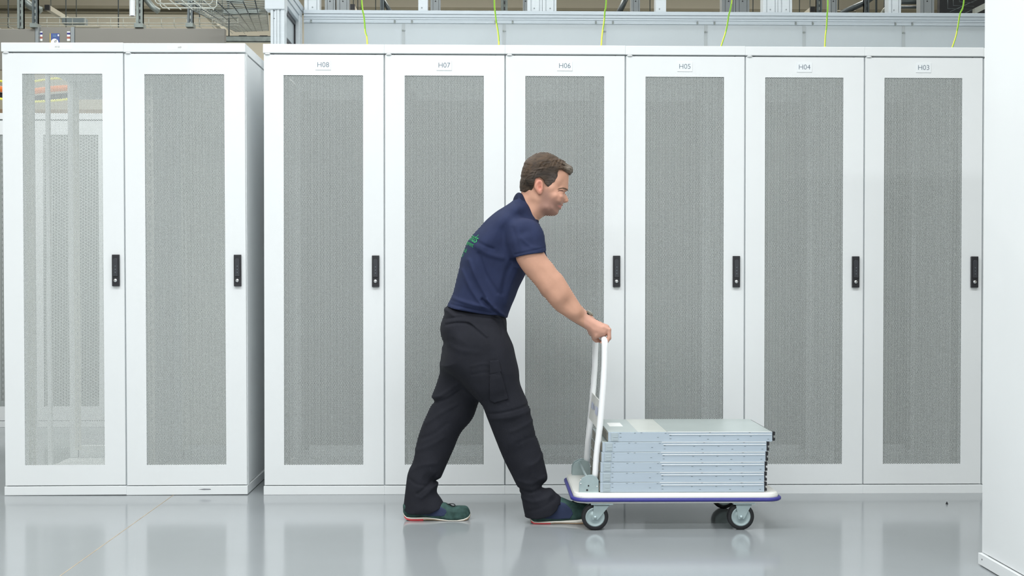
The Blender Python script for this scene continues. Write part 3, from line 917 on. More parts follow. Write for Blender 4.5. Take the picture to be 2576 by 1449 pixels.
def on_plate(y, t): return (pa[0] + (pb[0] - pa[0]) * t - 0.0035, y, pa[2] + (pb[2] - pa[2]) * t)
q = MB()
for (y0, y1, t0, t1) in ((-0.80, -0.68, 0.42, 0.72), (-0.64, -0.6, 0.5, 0.66), (-0.58, -0.47, 0.45, 0.7)):
    q.add([on_plate(y0, t0), on_plate(y1, t0), on_plate(y1, t1), on_plate(y0, t1)], [(0, 1, 2, 3)])
world_build(q, 'plate_print', mat('plate_blue_print', (198, 203, 224), 0.5), cart)


def hinge_plate(pxs, Y, t):
    q = MB(); pts = [(at(x, y, Y)[0], at(x, y, Y)[2]) for x, y in pxs]
    q.prism(pts, 'y', Y, Y + t)
    return q


near = [(1456, 1238), (1457, 1214), (1463, 1203), (1476, 1196), (1488, 1194), (1501, 1200), (1506, 1208), (1506, 1244), (1497, 1246), (1478, 1243)]
q = hinge_plate(near, HYN - 0.024, 0.004)
c = at(1477, 1233, HYN - 0.025)
q.disc((c[0], c[2]), 'y', 0.0045, HYN - 0.026, HYN - 0.0238, 10, 1); c = at(1480.5, 1222, 0); c = at(1480.5, 1222, HYN - 0.025)
q.disc((c[0], c[2]), 'y', 0.0035, HYN - 0.026, HYN - 0.0238, 10, 1)
for px, py in ((1461, 1208), (1461, 1217), (1502, 1224)):
    c = at(px, py, HYN - 0.025); q.disc((c[0], c[2]), 'y', 0.003, HYN - 0.0265, HYN - 0.0238, 8, 2)
q2 = hinge_plate(near, HYN + 0.018, 0.004)
q.add(q2.v, q2.f)
world_build(q, 'hinge_bracket', [M_zinc, M_dark, M_chrome], cart, 0.0008)
dxn = 0.0
pn = [(at(x, y, HYN)[0], at(x, y, HYN)[2]) for x, y in near]
q = MB(); q.prism(pn, 'y', HYF - 0.022, HYF - 0.018); q.prism(pn, 'y', HYF + 0.02, HYF + 0.024)
world_build(q, 'hinge_bracket', M_zinc, cart, 0.0008)
c = at(1478, 1204, HYN)
q = MB(); q.tube([(c[0], HYN - 0.02, c[2]), (c[0], HYF + 0.02, c[2])], 0.006, 10); world_build(q, 'release_bar', M_zinc, cart)

# ------------------------------------------------------------------ stack of six rack servers on the cart
U = 0.0434
SYN, SYF = -0.897, -0.425
L = 0.708


def make_server():
    r = empty('rack_server')
    q = MB(); q.box(0.0, L, 0, SYF - SYN, 0.0, U - 0.0016); q.build('chassis', M_srv, r, 0.0008)
    q = MB(); q.box(0.255, L - 0.003, -0.0012, SYF - SYN + 0.001, U - 0.0030, U - 0.0004)
    q.build('rear_cover', M_srvt, r)
    q = MB(); q.box(0.0, 0.128, 0.0, SYF - SYN, U - 0.0016, U - 0.0008)
    q.build('front_cover', M_srvt, r)
    q = MB(); q.box(0.128, 0.254, 0.0, SYF - SYN, U - 0.0016, U - 0.0006); q.build('middle_cover', mat('server_middle_cover', (212, 216, 210), 0.36, 0.3, var=0.03), r)
    q = MB(); q.box(0.262, L - 0.004, -0.0034, 0.0, U - 0.0130, U - 0.0112)
    q.box(0.255, L - 0.003, -0.0034, -0.0012, U - 0.0026, U - 0.0004)
    q.build('side_rib', M_hilite, r)
    q = MB(); q.box(0.012, 0.043, -0.003, 0.0, 0.004, U - 0.004); q.box(0.02, 0.04, -0.0042, -0.003, 0.02, 0.023, 0); q.box(0.02, 0.04, -0.0042, -0.003, 0.009, 0.011, 0)
    q.build('mounting_ear', mat('ear_steel', (182, 194, 200), 0.4, 0.35, var=0.04), r, 0.0005)
    q = MB()
    for (x, z) in ((0.052, 0.037), (0.053, 0.021), (0.115, 0.038), (0.143, 0.039), (0.247, 0.037), (0.214, 0.019), (0.268, 0.027), (0.268, 0.013),
                   (0.438, 0.039), (0.61, 0.039), (0.395, 0.024), (0.50, 0.024), (0.615, 0.023), (0.43, 0.011), (0.56, 0.011), (0.69, 0.011)):
        q.box(x - 0.004, x + 0.004, -0.0008, 0.0, z - 0.0009, z + 0.0009)
    q.build('rivets', M_srvd, r)['kind'] = 'stuff'
    q = MB(); q.box(L, L + 0.006, 0.004, SYF - SYN - 0.004, 0.003, U - 0.003)
    q.box(L + 0.004, L + 0.012, 0.002, 0.02, 0.004, 0.016); q.box(L + 0.004, L + 0.012, 0.002, 0.02, 0.026, U - 0.001)
    q.build('bezel', M_black, r, 0.001)
    q = MB(); q.box(-0.004, 0.0, 0.01, SYF - SYN - 0.01, 0.004, U - 0.005)
    q.build('port_panel', mat('port_panel', (124, 120, 108), 0.5, 0.2, var=0.25, scale=60, stretch=(1, 3, 1)), r)
    return r


ps = make_server()
lefts = [1510, 1510, 1511, 1513, 1515.5, 1530]
slab = ['bottom server of the stack, resting on the cart deck', 'second server from the bottom of the stack on the cart',
        'third server from the bottom of the stack on the cart', 'fourth server from the bottom of the stack on the cart',
        'fifth from the bottom, directly under the shifted top server', 'top one of the stack, white sticker, shifted right']
servers = []
for i in range(6):
    s = ps if i == 0 else copy_tree(ps)
    servers.append(s)
for i, s in enumerate(servers):
    s.location = (at(lefts[i], 1150, SYN)[0], SYN, 0.1635 + i * U)
    tag(s, 'flat grey steel rack server, ' + slab[i], 'server', 'stack of rack servers on the cart')
q = MB(); q.box(0.025, 0.085, 0.20, 0.33, U - 0.0008, U - 0.0003); q.build('sticker', M_paper, servers[5])

# ------------------------------------------------------------------ person
BC = -0.67      # middle plane of the body


def spline(poly, n=4):
    P = np.array(poly, float); m = len(P); out = []
    for i in range(m):
        a, b, c, d = P[i - 1], P[i], P[(i + 1) % m], P[(i + 2) % m]
        for k in range(n):
            t = k / n
            out.append(0.5 * ((2 * b) + (c - a) * t + (2 * a - 5 * b + 4 * c - d) * t * t + (3 * b - a - 3 * c + d) * t ** 3))
    return np.array(out)


def idw(px, ctrl, p=3.0):
    """ctrl rows: (x, y, values...) -> weighted values at px (N,2)"""
    C = np.array(ctrl, float)
    d = ((px[:, None, :] - C[None, :, :2]) ** 2).sum(-1) + 1e-9
    w = d ** (-p / 2)
    return (w @ C[:, 2:]) / w.sum(1, keepdims=True)


def pix_xz(pts, Y):
    Y = np.broadcast_to(Y, (len(pts),))
    return np.array([[at(p[0], p[1], y)[0], at(p[0], p[1], y)[2]] for p, y in zip(pts, Y)])


def sdf2(poly, Q):
    """signed distance (negative inside) of points Q (N,2) to polygon (M,2)"""
    a = poly; b = np.roll(poly, -1, 0)
    out = np.empty(len(Q)); ins = np.zeros(len(Q), bool)
    for s in range(0, len(Q), 40000):
        q = Q[s:s + 40000, None, :]
        e = (b - a)[None]; w = q - a[None]
        t = np.clip((w * e).sum(-1) / ((e * e).sum(-1) + 1e-12), 0, 1)
        d = ((w - e * t[..., None]) ** 2).sum(-1)
        out[s:s + 40000] = np.sqrt(d.min(1))
        c = ((a[None, :, 1] > q[..., 1]) != (b[None, :, 1] > q[..., 1])) & \
            (q[..., 0] < (b - a)[None, :, 0] * (q[..., 1] - a[None, :, 1]) / ((b - a)[None, :, 1] + 1e-12) + a[None, :, 0])
        ins[s:s + 40000] = c.sum(1) % 2 == 1
    return np.where(ins, -out, out)


def polyline_d(line, Q):
    best = np.full(len(Q), 1e9)
    for a, b in zip(line[:-1], line[1:]):
        e = b - a; t = np.clip(((Q - a) @ e) / (e @ e + 1e-12), 0, 1)
        best = np.minimum(best, np.sqrt(((Q - a - t[:, None] * e) ** 2).sum(1)))
    return best


def smin(a, b, k):
    if k <= 0: return np.minimum(a, b)
    h = np.maximum(k - np.abs(a - b), 0) / k
    return np.minimum(a, b) - h * h * k * 0.25


class Inflate:
    """a body or cloth volume: side profile polygon (photo pixels) given real width across the body.
    ctrl rows: px, py, centre y, half width, rounding distance"""

    def __init__(s, poly, ctrl, n=4, folds=(), keep=None, grow=0.0, power=3.0):
        P = spline(poly, n) if n > 1 else np.array(poly, float)
        s.ctrl = np.array(ctrl, float); s.power = power
        Y = idw(P, s.ctrl, power)[:, 0]
        s.poly = pix_xz(P, Y)
        cx = pix_xz(s.ctrl[:, :2], s.ctrl[:, 2])
        s.cxz = np.hstack([cx, s.ctrl[:, 2:]])
        s.folds = [(pix_xz(spline_open(f[0]), idw(np.array(spline_open(f[0])), s.ctrl, power)[:, 0]), f[1], f[2], f[3] if len(f) > 3 else 0) for f in folds]
        s.keep = None
        if keep is not None:
            K = np.array(keep, float); s.keep = pix_xz(K, idw(K, s.ctrl, power)[:, 0])
        s.grow = grow

    def bounds(s):
        lo, hi = s.poly.min(0), s.poly.max(0)
        return lo[0], hi[0], (s.cxz[:, 2] - s.cxz[:, 3]).min(), (s.cxz[:, 2] + s.cxz[:, 3]).max(), lo[1], hi[1]

    def field(s, X, Y, Z):
        nx, ny, nz = len(X), len(Y), len(Z)
        G = np.stack(np.meshgrid(X, Z, indexing='ij'), -1).reshape(-1, 2)
        d = sdf2(s.poly, G)
        v = idw(G, s.cxz, s.power)
        yc, W, R = v[:, 0], v[:, 1], v[:, 2]
        e = np.maximum(1 + (d - s.grow) / R, 0)
        S = np.minimum(R, W)
        bump = np.zeros((2, len(G)))
        for line, amp, wd, side in s.folds:
            g = amp * np.exp(-(polyline_d(line, G) / wd) ** 2)
            if side <= 0: bump[0] += g
            if side >= 0: bump[1] += g
        r = lambda a: a.reshape(nx, 1, nz)
        dy = Y[None, :, None] - r(yc)
        F = (np.sqrt(r(e) ** 2 + (dy / r(W + s.grow)) ** 2) - 1) * r(S)
        if s.folds:
            near = 1 / (1 + np.exp(np.clip(dy / 0.02, -30, 30)))
            F -= r(bump[0]) * near + r(bump[1]) * (1 - near)
        if s.keep is not None:
            F = np.maximum(F, r(sdf2(s.keep, G)))
        return F.astype(np.float32)


def spline_open(f, n=4):
    P = [np.array(f[0], float)] + [np.array(p, float) for p in f] + [np.array(f[-1], float)]
    out = []
    for i in range(1, len(P) - 2):
        for k in range(n):
            t = k / n; a, b, c, d = P[i - 1], P[i], P[i + 1], P[i + 2]
            out.append(0.5 * ((2 * b) + (c - a) * t + (2 * a - 5 * b + 4 * c - d) * t * t + (3 * b - a - 3 * c + d) * t ** 3))
    out.append(P[-1])
    return np.array(out)


class Capsule:
    def __init__(s, a, b, ra, rb):
        s.a, s.b, s.ra, s.rb = np.array(a, float), np.array(b, float), ra, rb

    def bounds(s):
        r = max(s.ra, s.rb)
        lo, hi = np.minimum(s.a, s.b) - r, np.maximum(s.a, s.b) + r
        return lo[0], hi[0], lo[1], hi[1], lo[2], hi[2]

    def field(s, X, Y, Z):
        e = s.b - s.a
        x, y, z = X[:, None, None] - s.a[0], Y[None, :, None] - s.a[1], Z[None, None, :] - s.a[2]
        t = np.clip((x * e[0] + y * e[1] + z * e[2]) / (e @ e + 1e-12), 0, 1)
        return (np.sqrt((x - e[0] * t) ** 2 + (y - e[1] * t) ** 2 + (z - e[2] * t) ** 2) - (s.ra + (s.rb - s.ra) * t)).astype(np.float32)


class Ellip:
    def __init__(s, c, r, rot=0.0):
        s.c, s.r, s.rot = np.array(c, float), np.array(r, float), rot

    def bounds(s):
        m = max(s.r)
        return s.c[0] - m, s.c[0] + m, s.c[1] - m, s.c[1] + m, s.c[2] - m, s.c[2] + m

    def field(s, X, Y, Z):
        x, y, z = X[:, None, None] - s.c[0], Y[None, :, None] - s.c[1], Z[None, None, :] - s.c[2]
        c, q = math.cos(s.rot), math.sin(s.rot)
        u, w = x * c + z * q, -x * q + z * c
        k = np.sqrt((u / s.r[0]) ** 2 + (y / s.r[1]) ** 2 + (w / s.r[2]) ** 2)
        return ((k - 1) * s.r.min()).astype(np.float32)


class Grid:
    def __init__(s, b, h):
        s.h = h
        s.X, s.Y, s.Z = (np.arange(b[i], b[i + 1] + h, h) for i in (0, 2, 4))
        s.F = np.full((len(s.X), len(s.Y), len(s.Z)), 0.2, np.float32)

    def sl(s, p, m):
        b = p.bounds(); o = []
        for A, lo, hi in ((s.X, b[0], b[1]), (s.Y, b[2], b[3]), (s.Z, b[4], b[5])):
            o.append(slice(int(np.searchsorted(A, lo - m)), int(np.searchsorted(A, hi + m))))
        return tuple(o)

    def part(s, p, m):
        q = s.sl(p, m)
        return q, p.field(s.X[q[0]], s.Y[q[1]], s.Z[q[2]])

    def add(s, p, k=0.0, m=0.03):
        q, f = s.part(p, m); s.F[q] = smin(s.F[q], f, k)

    def cut(s, p, k=0.0, m=0.02):
        q, f = s.part(p, m); s.F[q] = -smin(-s.F[q], f, k)

    def mesh(s):
        F, h = s.F, s.h
        I = F < 0
        n = I[:-1, :-1, :-1].astype(np.int8)
        for a in (0, 1):
            for b in (0, 1):
                for c in (0, 1):
                    if a + b + c: n = n + I[a:I.shape[0] - 1 + a, b:I.shape[1] - 1 + b, c:I.shape[2] - 1 + c]
        act = (n > 0) & (n < 8)
        idx = np.argwhere(act)
        cor = np.array([(a, b, c) for a in (0, 1) for b in (0, 1) for c in (0, 1)])
        val = np.stack([F[idx[:, 0] + c[0], idx[:, 1] + c[1], idx[:, 2] + c[2]] for c in cor], 1)
        acc = np.zeros((len(idx), 3)); cnt = np.zeros(len(idx))
        for i in range(8):
            for j in range(i + 1, 8):
                if np.abs(cor[i] - cor[j]).sum() == 1:
                    fa, fb = val[:, i], val[:, j]; mk = (fa < 0) != (fb < 0)
                    t = np.where(mk, fa / np.where(mk, fa - fb, 1), 0)
                    acc += np.where(mk[:, None], cor[i] + (cor[j] - cor[i]) * t[:, None], 0); cnt += mk
        V = (idx + acc / cnt[:, None]) * h + np.array([s.X[0], s.Y[0], s.Z[0]])
        vid = np.full(act.shape, -1, np.int32); vid[act] = np.arange(len(idx), dtype=np.int32)
        quads = []
        for ax in range(3):
            A = I[:-1] if ax == 0 else (I[:, :-1] if ax == 1 else I[:, :, :-1])
            B = I[1:] if ax == 0 else (I[:, 1:] if ax == 1 else I[:, :, 1:])
            e = np.argwhere(A != B); inside = A[e[:, 0], e[:, 1], e[:, 2]]
            o1, o2 = [i for i in range(3) if i != ax]
            ok = (e[:, o1] > 0) & (e[:, o2] > 0) & (e[:, o1] < act.shape[o1]) & (e[:, o2] < act.shape[o2])
            e, inside = e[ok], inside[ok]
            def g(a, b):
                k = e.copy(); k[:, o1] -= a; k[:, o2] -= b
                return vid[k[:, 0], k[:, 1], k[:, 2]]
            Q = np.stack([g(1, 1), g(0, 1), g(0, 0), g(1, 0)], 1)
            flip = inside if ax != 1 else ~inside
            Q[~flip] = Q[~flip][:, ::-1]
            quads.append(Q)
        Q = np.concatenate(quads)
        return V, Q[(Q >= 0).all(1)]


def np_mesh(name, V, Q, mats, parent=None, smooth=True):
    me = bpy.data.meshes.new(name)
    me.vertices.add(len(V)); me.vertices.foreach_set('co', np.asarray(V, np.float32).reshape(-1))
    me.loops.add(len(Q) * 4); me.loops.foreach_set('vertex_index', np.asarray(Q, np.int32).reshape(-1))
    me.polygons.add(len(Q)); me.polygons.foreach_set('loop_start', np.arange(len(Q), dtype=np.int32) * 4)
    me.polygons.foreach_set('use_smooth', [smooth] * len(Q))
    me.update(calc_edges=True)
    for m in (mats if isinstance(mats, (list, tuple)) else [mats]): me.materials.append(m)
    o = bpy.data.objects.new(name, me); COL.objects.link(o)
    if parent: o.parent = parent
    return o


def paint(me, name, cols):
    a = me.color_attributes.new(name, 'FLOAT_COLOR', 'POINT')
    a.data.foreach_set('color', np.hstack([cols, np.ones((len(cols), 1))]).astype(np.float32).reshape(-1))


def painted_mat(name, attr, rough, bump=0.0, bscale=300.0, var=0.06, vscale=40, sss=0.0, stretch=None):
    m = bpy.data.materials.new(name); m.use_nodes = True; nt = m.node_tree; b = nt.nodes['Principled BSDF']
    at_ = nt.nodes.new('ShaderNodeAttribute'); at_.attribute_name = attr
    tc = nt.nodes.new('ShaderNodeTexCoord'); src = tc.outputs['Object']
    if stretch:
        mp = nt.nodes.new('ShaderNodeMapping'); mp.inputs['Scale'].default_value = stretch; nt.links.new(src, mp.inputs['Vector']); src = mp.outputs['Vector']
    n = nt.nodes.new('ShaderNodeTexNoise'); n.inputs['Scale'].default_value = vscale; n.inputs['Detail'].default_value = 4
    nt.links.new(src, n.inputs['Vector'])
    mr = nt.nodes.new('ShaderNodeMapRange'); mr.inputs['From Min'].default_value = 0.3; mr.inputs['From Max'].default_value = 0.7
    mr.inputs['To Min'].default_value = 1 - var; mr.inputs['To Max'].default_value = 1 + var
    nt.links.new(n.outputs['Fac'], mr.inputs['Value'])
    mx = nt.nodes.new('ShaderNodeVectorMath'); mx.operation = 'SCALE'
    nt.links.new(at_.outputs['Color'], mx.inputs[0]); nt.links.new(mr.outputs['Result'], mx.inputs['Scale'])
    nt.links.new(mx.outputs['Vector'], b.inputs['Base Color'])
    b.inputs['Roughness'].default_value = rough; b.inputs['Specular IOR Level'].default_value = 0.35
    if sss > 0:
        b.inputs['Subsurface Weight'].default_value = sss; b.inputs['Subsurface Radius'].default_value = (0.012, 0.005, 0.003); b.inputs['Subsurface Scale'].default_value = 1.0
    if bump > 0:
        n2 = nt.nodes.new('ShaderNodeTexNoise'); n2.inputs['Scale'].default_value = bscale; nt.links.new(src, n2.inputs['Vector'])
        bp = nt.nodes.new('ShaderNodeBump'); bp.inputs['Strength'].default_value = bump; bp.inputs['Distance'].default_value = 0.002
        nt.links.new(n2.outputs['Fac'], bp.inputs['Height']); nt.links.new(bp.outputs['Normal'], b.inputs['Normal'])
    return m


person = empty('person', (0, 0, 0))
tag(person, 'person in navy polo shirt and black work trousers leaning forward, pushing the cart', 'person')

# --- volumes of the body
HEAD = [(1317, 455), (1319, 428), (1328, 409), (1345, 396), (1369, 391), (1392, 397), (1411, 409), (1424, 424), (1430, 438), (1430.8, 447), (1430, 458),
        (1429.5, 466), (1429, 473), (1427, 478), (1424, 482), (1424, 486), (1426.2, 493), (1429, 499.5), (1430.3, 504.5), (1428.5, 508.5), (1424, 510),
        (1418, 510.5), (1416, 513.5), (1416.3, 516.5), (1412, 519.3), (1413, 522.5), (1410.5, 526.5), (1405.5, 529), (1405, 534), (1401.5, 540),
        (1393, 543), (1382, 543.2), (1370, 543.2), (1361, 549.5), (1354, 559), (1352, 595), (1300, 595), (1297, 525), (1306, 498), (1310.5, 486), (1314, 470)]
HCTRL = [(1365, 405, BC, .070, .055), (1325, 440, BC, .070, .050), (1340, 455, BC, .075, .052), (1385, 425, BC, .071, .06), (1405, 455, BC, .067, .07),
         (1385, 475, BC, .070, .055), (1421, 462, BC, .060, .070), (1421, 484, BC, .053, .074), (1395, 495, BC, .066, .058), (1411, 497, BC, .062, .060), (1405, 508, BC, .060, .056),
         (1421, 498, BC, .036, .060), (1425, 503, BC, .028, .055), (1428, 507, BC, .024, .05), (1425, 492, BC, .030, .06), (1408, 520, BC, .050, .060), (1397, 535, BC, .045, .050), (1385, 525, BC, .056, .048), (1372, 525, BC, .061, .046),
         (1350, 500, BC, .067, .05), (1330, 515, BC, .058, .045), (1325, 560, BC, .062, .047), (1325, 590, BC, .08, .05)]
ARM = [(1300, 600), (1318, 578), (1340, 580), (1356, 598), (1364, 625), (1377, 648), (1391, 664.5), (1401, 679), (1415, 693.5), (1429, 716), (1443, 739), (1457.4, 762),
       (1468, 778), (1478, 791), (1489, 799), (1503, 806), (1517, 812.5), (1528, 816.5), (1533, 822), (1533, 834), (1524, 845), (1511, 848), (1501, 852),
       (1493, 853), (1488, 845.5), (1481, 836), (1473, 827.5), (1458, 818.5), (1440, 808), (1418, 794), (1398, 780), (1383, 764), (1372, 750), (1360, 736),
       (1350, 722), (1336, 705), (1321, 688), (1305, 665), (1297, 645)]
ACTRL = [(1328, 590, -.855, .055, .05), (1335, 650, -.868, .052, .055), (1372, 715, -.872, .045, .045), (1398, 735, -.868, .046, .046), (1440, 778, -.85, .037, .037),
         (1476, 810, -.825, .031, .024), (1500, 822, -.815, .040, .025), (1518, 826, -.812, .044, .022), (1496, 845, -.812, .036, .02)]
SHIRT = [(1302, 487), (1296, 498), (1286, 508), (1270.7, 518.5), (1248, 532.7), (1225, 552), (1208, 570.5), (1191, 589), (1176.5, 607.5), (1168, 628), (1159.5, 651), (1155.5, 674),
         (1150, 696), (1144.5, 719), (1138.5, 741), (1132, 755), (1125.5, 768), (1122, 790), (1150, 806), (1200, 815), (1262, 818), (1274, 806), (1279, 790), (1286, 771), (1296, 748),
         (1305, 724), (1317, 700), (1329, 676), (1345, 645), (1358, 615), (1365, 588), (1358, 566), (1351, 556), (1338, 530), (1325, 505)]
SCTRL = [(1308, 500, BC, .085, .045), (1330, 540, BC, .105, .05), (1285, 530, BC, .150, .055), (1265, 555, BC, .185, .07), (1325, 580, BC, .165, .06), (1350, 600, BC, .120, .06),
         (1225, 600, BC, .190, .085), (1290, 640, BC, .180, .09), (1190, 650, BC, .172, .085), (1250, 710, BC, .165, .09), (1150, 735, BC, .155, .075), (1220, 770, BC, .163, .09),
         (1275, 780, BC, .150, .075), (1135, 770, BC, .155, .07)]
HEM = [(1000, 300), (1500, 300), (1500, 800), (1290, 800), (1273, 799), (1262, 794.5), (1250, 790.5), (1234, 790), (1208, 787), (1177, 781.5), (1146, 776), (1128, 771.5), (1000, 760)]
SF = [([(1180, 655), (1200, 700), (1236, 765)], .0045, .010), ([(1163, 680), (1187, 728), (1215, 768)], .004, .009), ([(1213, 752), (1236, 775), (1262, 796)], -.006, .007),
      ([(1225, 752), (1250, 778), (1268, 792)], .005, .007), ([(1140, 748), (1190, 764), (1245, 775)], .004, .008), ([(1137, 764), (1190, 776), (1240, 786)], -.0025, .005),
      ([(1288, 655), (1272, 690), (1262, 735)], -.005, .012), ([(1300, 680), (1285, 715), (1272, 760)], .004, .012), ([(1197, 622), (1225, 640), (1262, 650)], .003, .012),
      ([(1186, 598), (1215, 618), (1240, 628)], -.002, .007), ([(1205, 640), (1222, 690), (1250, 735)], -.003, .009)]

g = Grid((0.90, 1.685, -0.97, -0.37, 0.80, 1.66), 0.0027)
torso = Inflate(SHIRT, SCTRL, grow=-0.032)
g.add(torso)
g.add(Inflate(HEAD, HCTRL, n=3, power=2.4), 0.03)
# sockets, nose wings, lips, jaw
for sg in (-1, 1):
    e = at(1419, 484, BC)
    g.cut(Ellip((e[0] + .001, BC + sg * .033, e[2]), (.013, .017, .0075), -0.2), 0.016)
    e = at(1408.5, 482.5, BC); g.add(Ellip((e[0] + .001, BC + sg * .034, e[2]), (.0135, .0145, .0120)), 0.006)
    e = at(1423, 476, BC); g.add(Capsule((e[0], BC + sg * .012, e[2]), (e[0] - .022, BC + sg * .046, e[2] + .001), .005, .0045), 0.014)
    e = at(1421.5, 505.5, BC); g.add(Ellip((e[0], BC + sg * .0125, e[2]), (.0095, .0068, .0070)), 0.006)
    e = at(1420, 510.8, BC); g.cut(Ellip((e[0] + .003, BC + sg * .008, e[2] - .001), (.005, .003, .003)), 0.002)
    e = at(1394, 496, BC); g.add(Ellip((e[0], BC + sg * .044, e[2]), (.026, .013, .016), -0.3), 0.03)
    # ears
    e = at(1354, 473, BC)
    ey_ = BC + sg * .0765
    g.add(Ellip((e[0] - .001, ey_, e[2] + .006), (.0195, .0095, .0265), -0.22), 0.004)
    g.add(Ellip((e[0] + .005, ey_ - sg * .002, e[2] - .022), (.0105, .0070, .0130), -0.22), 0.008)
    g.cut(Ellip((e[0] + .002, ey_ + sg * .0090, e[2] + .004), (.0115, .0078, .0185), -0.22), 0.003)
    g.cut(Ellip((e[0] + .0055, ey_ + sg * .0045, e[2] - .003), (.0055, .0065, .0080), -0.22), 0.003)
    g.add(Capsule((e[0] - .006, ey_ + sg * .0035, e[2] + .016), (e[0] - .003, ey_ + sg * .0035, e[2] - .012), .0028, .0030), 0.003)
    g.add(Capsule((e[0] + .0125, ey_ + sg * .001, e[2] + .002), (e[0] + .0135, ey_ + sg * .0015, e[2] - .009), .0035, .0042), 0.003)
em = at(1409.5, 519.4, BC)
g.cut(Capsule((em[0] + .006, BC, em[2]), (em[0] - .008, BC - .024, em[2] - .001), .0011, .0007), 0.002)
g.cut(Capsule((em[0] + .006, BC, em[2]), (em[0] - .008, BC + .024, em[2] - .001), .0011, .0007), 0.002)
# near (right) arm with hand
g.add(Inflate(ARM, ACTRL, n=3), 0.02)


def fingers(ys, off, sgn, yshift):
    """four bent fingers and a thumb closed round the cart handle; pixel points given for the near hand"""
    for j, (y, r, ln) in enumerate(ys):
        P = [at(x + off[0], yy + off[1], y) for x, yy in ((1519, 823), (1532, 829 + ln * .2), (1532.3, 848 + ln), (1525, 860.5), (1514, 862.5))]
        for a, b_, ra, rb in zip(P[:-1], P[1:], (r * 1.08, r * 1.02, r, r * .93), (r * 1.04, r, r * .95, r * .82)):
            g.add(Capsule(a, b_, ra, rb), 0.0035, 0.012)
    y = yshift
    P = [at(x + off[0] + (8 if sgn < 0 else 0), yy + off[1] - (5 if sgn < 0 else 0), y + d) for x, yy, d in ((1488, 832, -sgn * .012), (1497, 851, sgn * .004), (1507, 862, sgn * .006), (1519, 867, sgn * .004))]
    for a, b_, ra, rb in zip(P[:-1], P[1:], (.0145, .0125, .0105), (.0125, .0105, .0085)):
        g.add(Capsule(a, b_, ra, rb), 0.006, 0.015)


fingers([(-.848, .0078, 1), (-.8285, .0088, 2), (-.808, .0092, 2.5), (-.787, .0089, 1.5)], (0, 0), 1, -.782)
# far (left) arm: mostly hidden behind the near one
LS, LE, LW, LH = at(1318, 612, -.485), at(1383, 726, -.465), at(1477, 806.5, -.505), at(1498, 820, -.520)
g.add(Capsule(at(1310, 590, -.50), LS, .06, .057), 0.03)
g.add(Capsule(LS, LE, .054, .044), 0.02)
fm = tuple(LE[i] * .68 + LW[i] * .32 for i in range(3))
g.add(Capsule(LE, fm, .044, .044), 0.015); g.add(Capsule(fm, LW, .044, .0285), 0.015)
g.add(Capsule(LW, LH, .028, .024), 0.015); g.add(Capsule((LH[0], -.500, LH[2]), (LH[0] + .012, -.545, LH[2]), .021, .021), 0.015)
g.add(Capsule((LH[0], -.490, LH[2] + .004), (LH[0] + .028, -.490, LH[2] - .002), .018, .015), 0.012); g.add(Capsule((LH[0] + .004, -.55, LH[2] + .004), (LH[0] + .028, -.55, LH[2] - .002), .018, .015), 0.012)
fingers([(-.482, .0078, 1), (-.502, .0088, 2), (-.523, .0092, 2.5), (-.544, .0089, 1.5)], (-17.5, -9), -1, -.548)
V, Q = g.mesh()
del g
BV, BQ = V, Q

# skin colours that belong to the skin: stubble, lips, ear, brows
pxv = np.empty((len(V), 2))
D = V - np.array(CAM)
zc = D @ AX_F
pxv[:, 0] = 1288 + FPX * (D @ AX_R) / zc; pxv[:, 1] = 724.5 - FPX * (D @ AX_U) / zc
ins = (V[:, 2] > 1.36)
pxh = pxv.copy()       # project head points on the middle plane, so both cheeks get the same paint
t = (BC - CAM[1]) / (V[:, 1] - CAM[1])
pxh[:, 0] = 1221 + (pxv[:, 0] - 1221) * (V[:, 1] - CAM[1]) / (BC - CAM[1]); pxh[:, 1] = 685.5 + (pxv[:, 1] - 685.5) * (V[:, 1] - CAM[1]) / (BC - CAM[1])
base = np.array(lin((196, 149, 126)))
C = np.tile(base, (len(V), 1))


def blend(C, col, w):
    w = w[:, None]
    return C * (1 - w) + np.array(lin(col)) * w


def region(poly, soft):
    return 1 / (1 + np.exp(np.clip(sdf2(np.array(poly, float), pxh) / soft, -40, 40)))


hd = ins.astype(float)
C = blend(C, (210, 150, 132), hd * region([(1392, 486), (1418, 490), (1416, 506), (1395, 506)], 5) * .35)
C = blend(C, (142, 108, 99), hd * region([(1364, 482), (1376, 478), (1386, 500), (1402, 507), (1416, 512), (1411, 520), (1410, 527), (1404, 545), (1368, 546), (1352, 527), (1358, 505)], 3.5) * .72)
C = blend(C, (204, 122, 116), hd * region([(1401.5, 518.5), (1413, 516.5), (1413.5, 523), (1404, 521)], .7) * .75)
C = blend(C, (212, 128, 112), hd * region([(1344, 455), (1352, 450), (1362, 456), (1364, 480), (1358, 492), (1346, 482)], 2) * .55 * (np.abs(V[:, 1] - BC) > .07))
C = blend(C, (126, 88, 74), hd * region([(1402, 482.8), (1407, 480.4), (1413, 480.6), (1417, 482.4), (1412, 483.8), (1407, 483.4)], .4) * .95 * (np.abs(V[:, 1] - BC) > .016))
C = blend(C, (150, 112, 98), hd * region([(1306, 478), (1332, 483), (1328, 493), (1308, 489)], 2) * .45)
hand = (pxv[:, 0] > 1470) & (V[:, 2] < 1.0)
C = blend(C, (208, 158, 142), hand * .45)
body = np_mesh('body', V, Q, painted_mat('skin', 'tint', 0.5, 0.12, 500.0, 0.04, 30), person)
paint(body.data, 'tint', C)

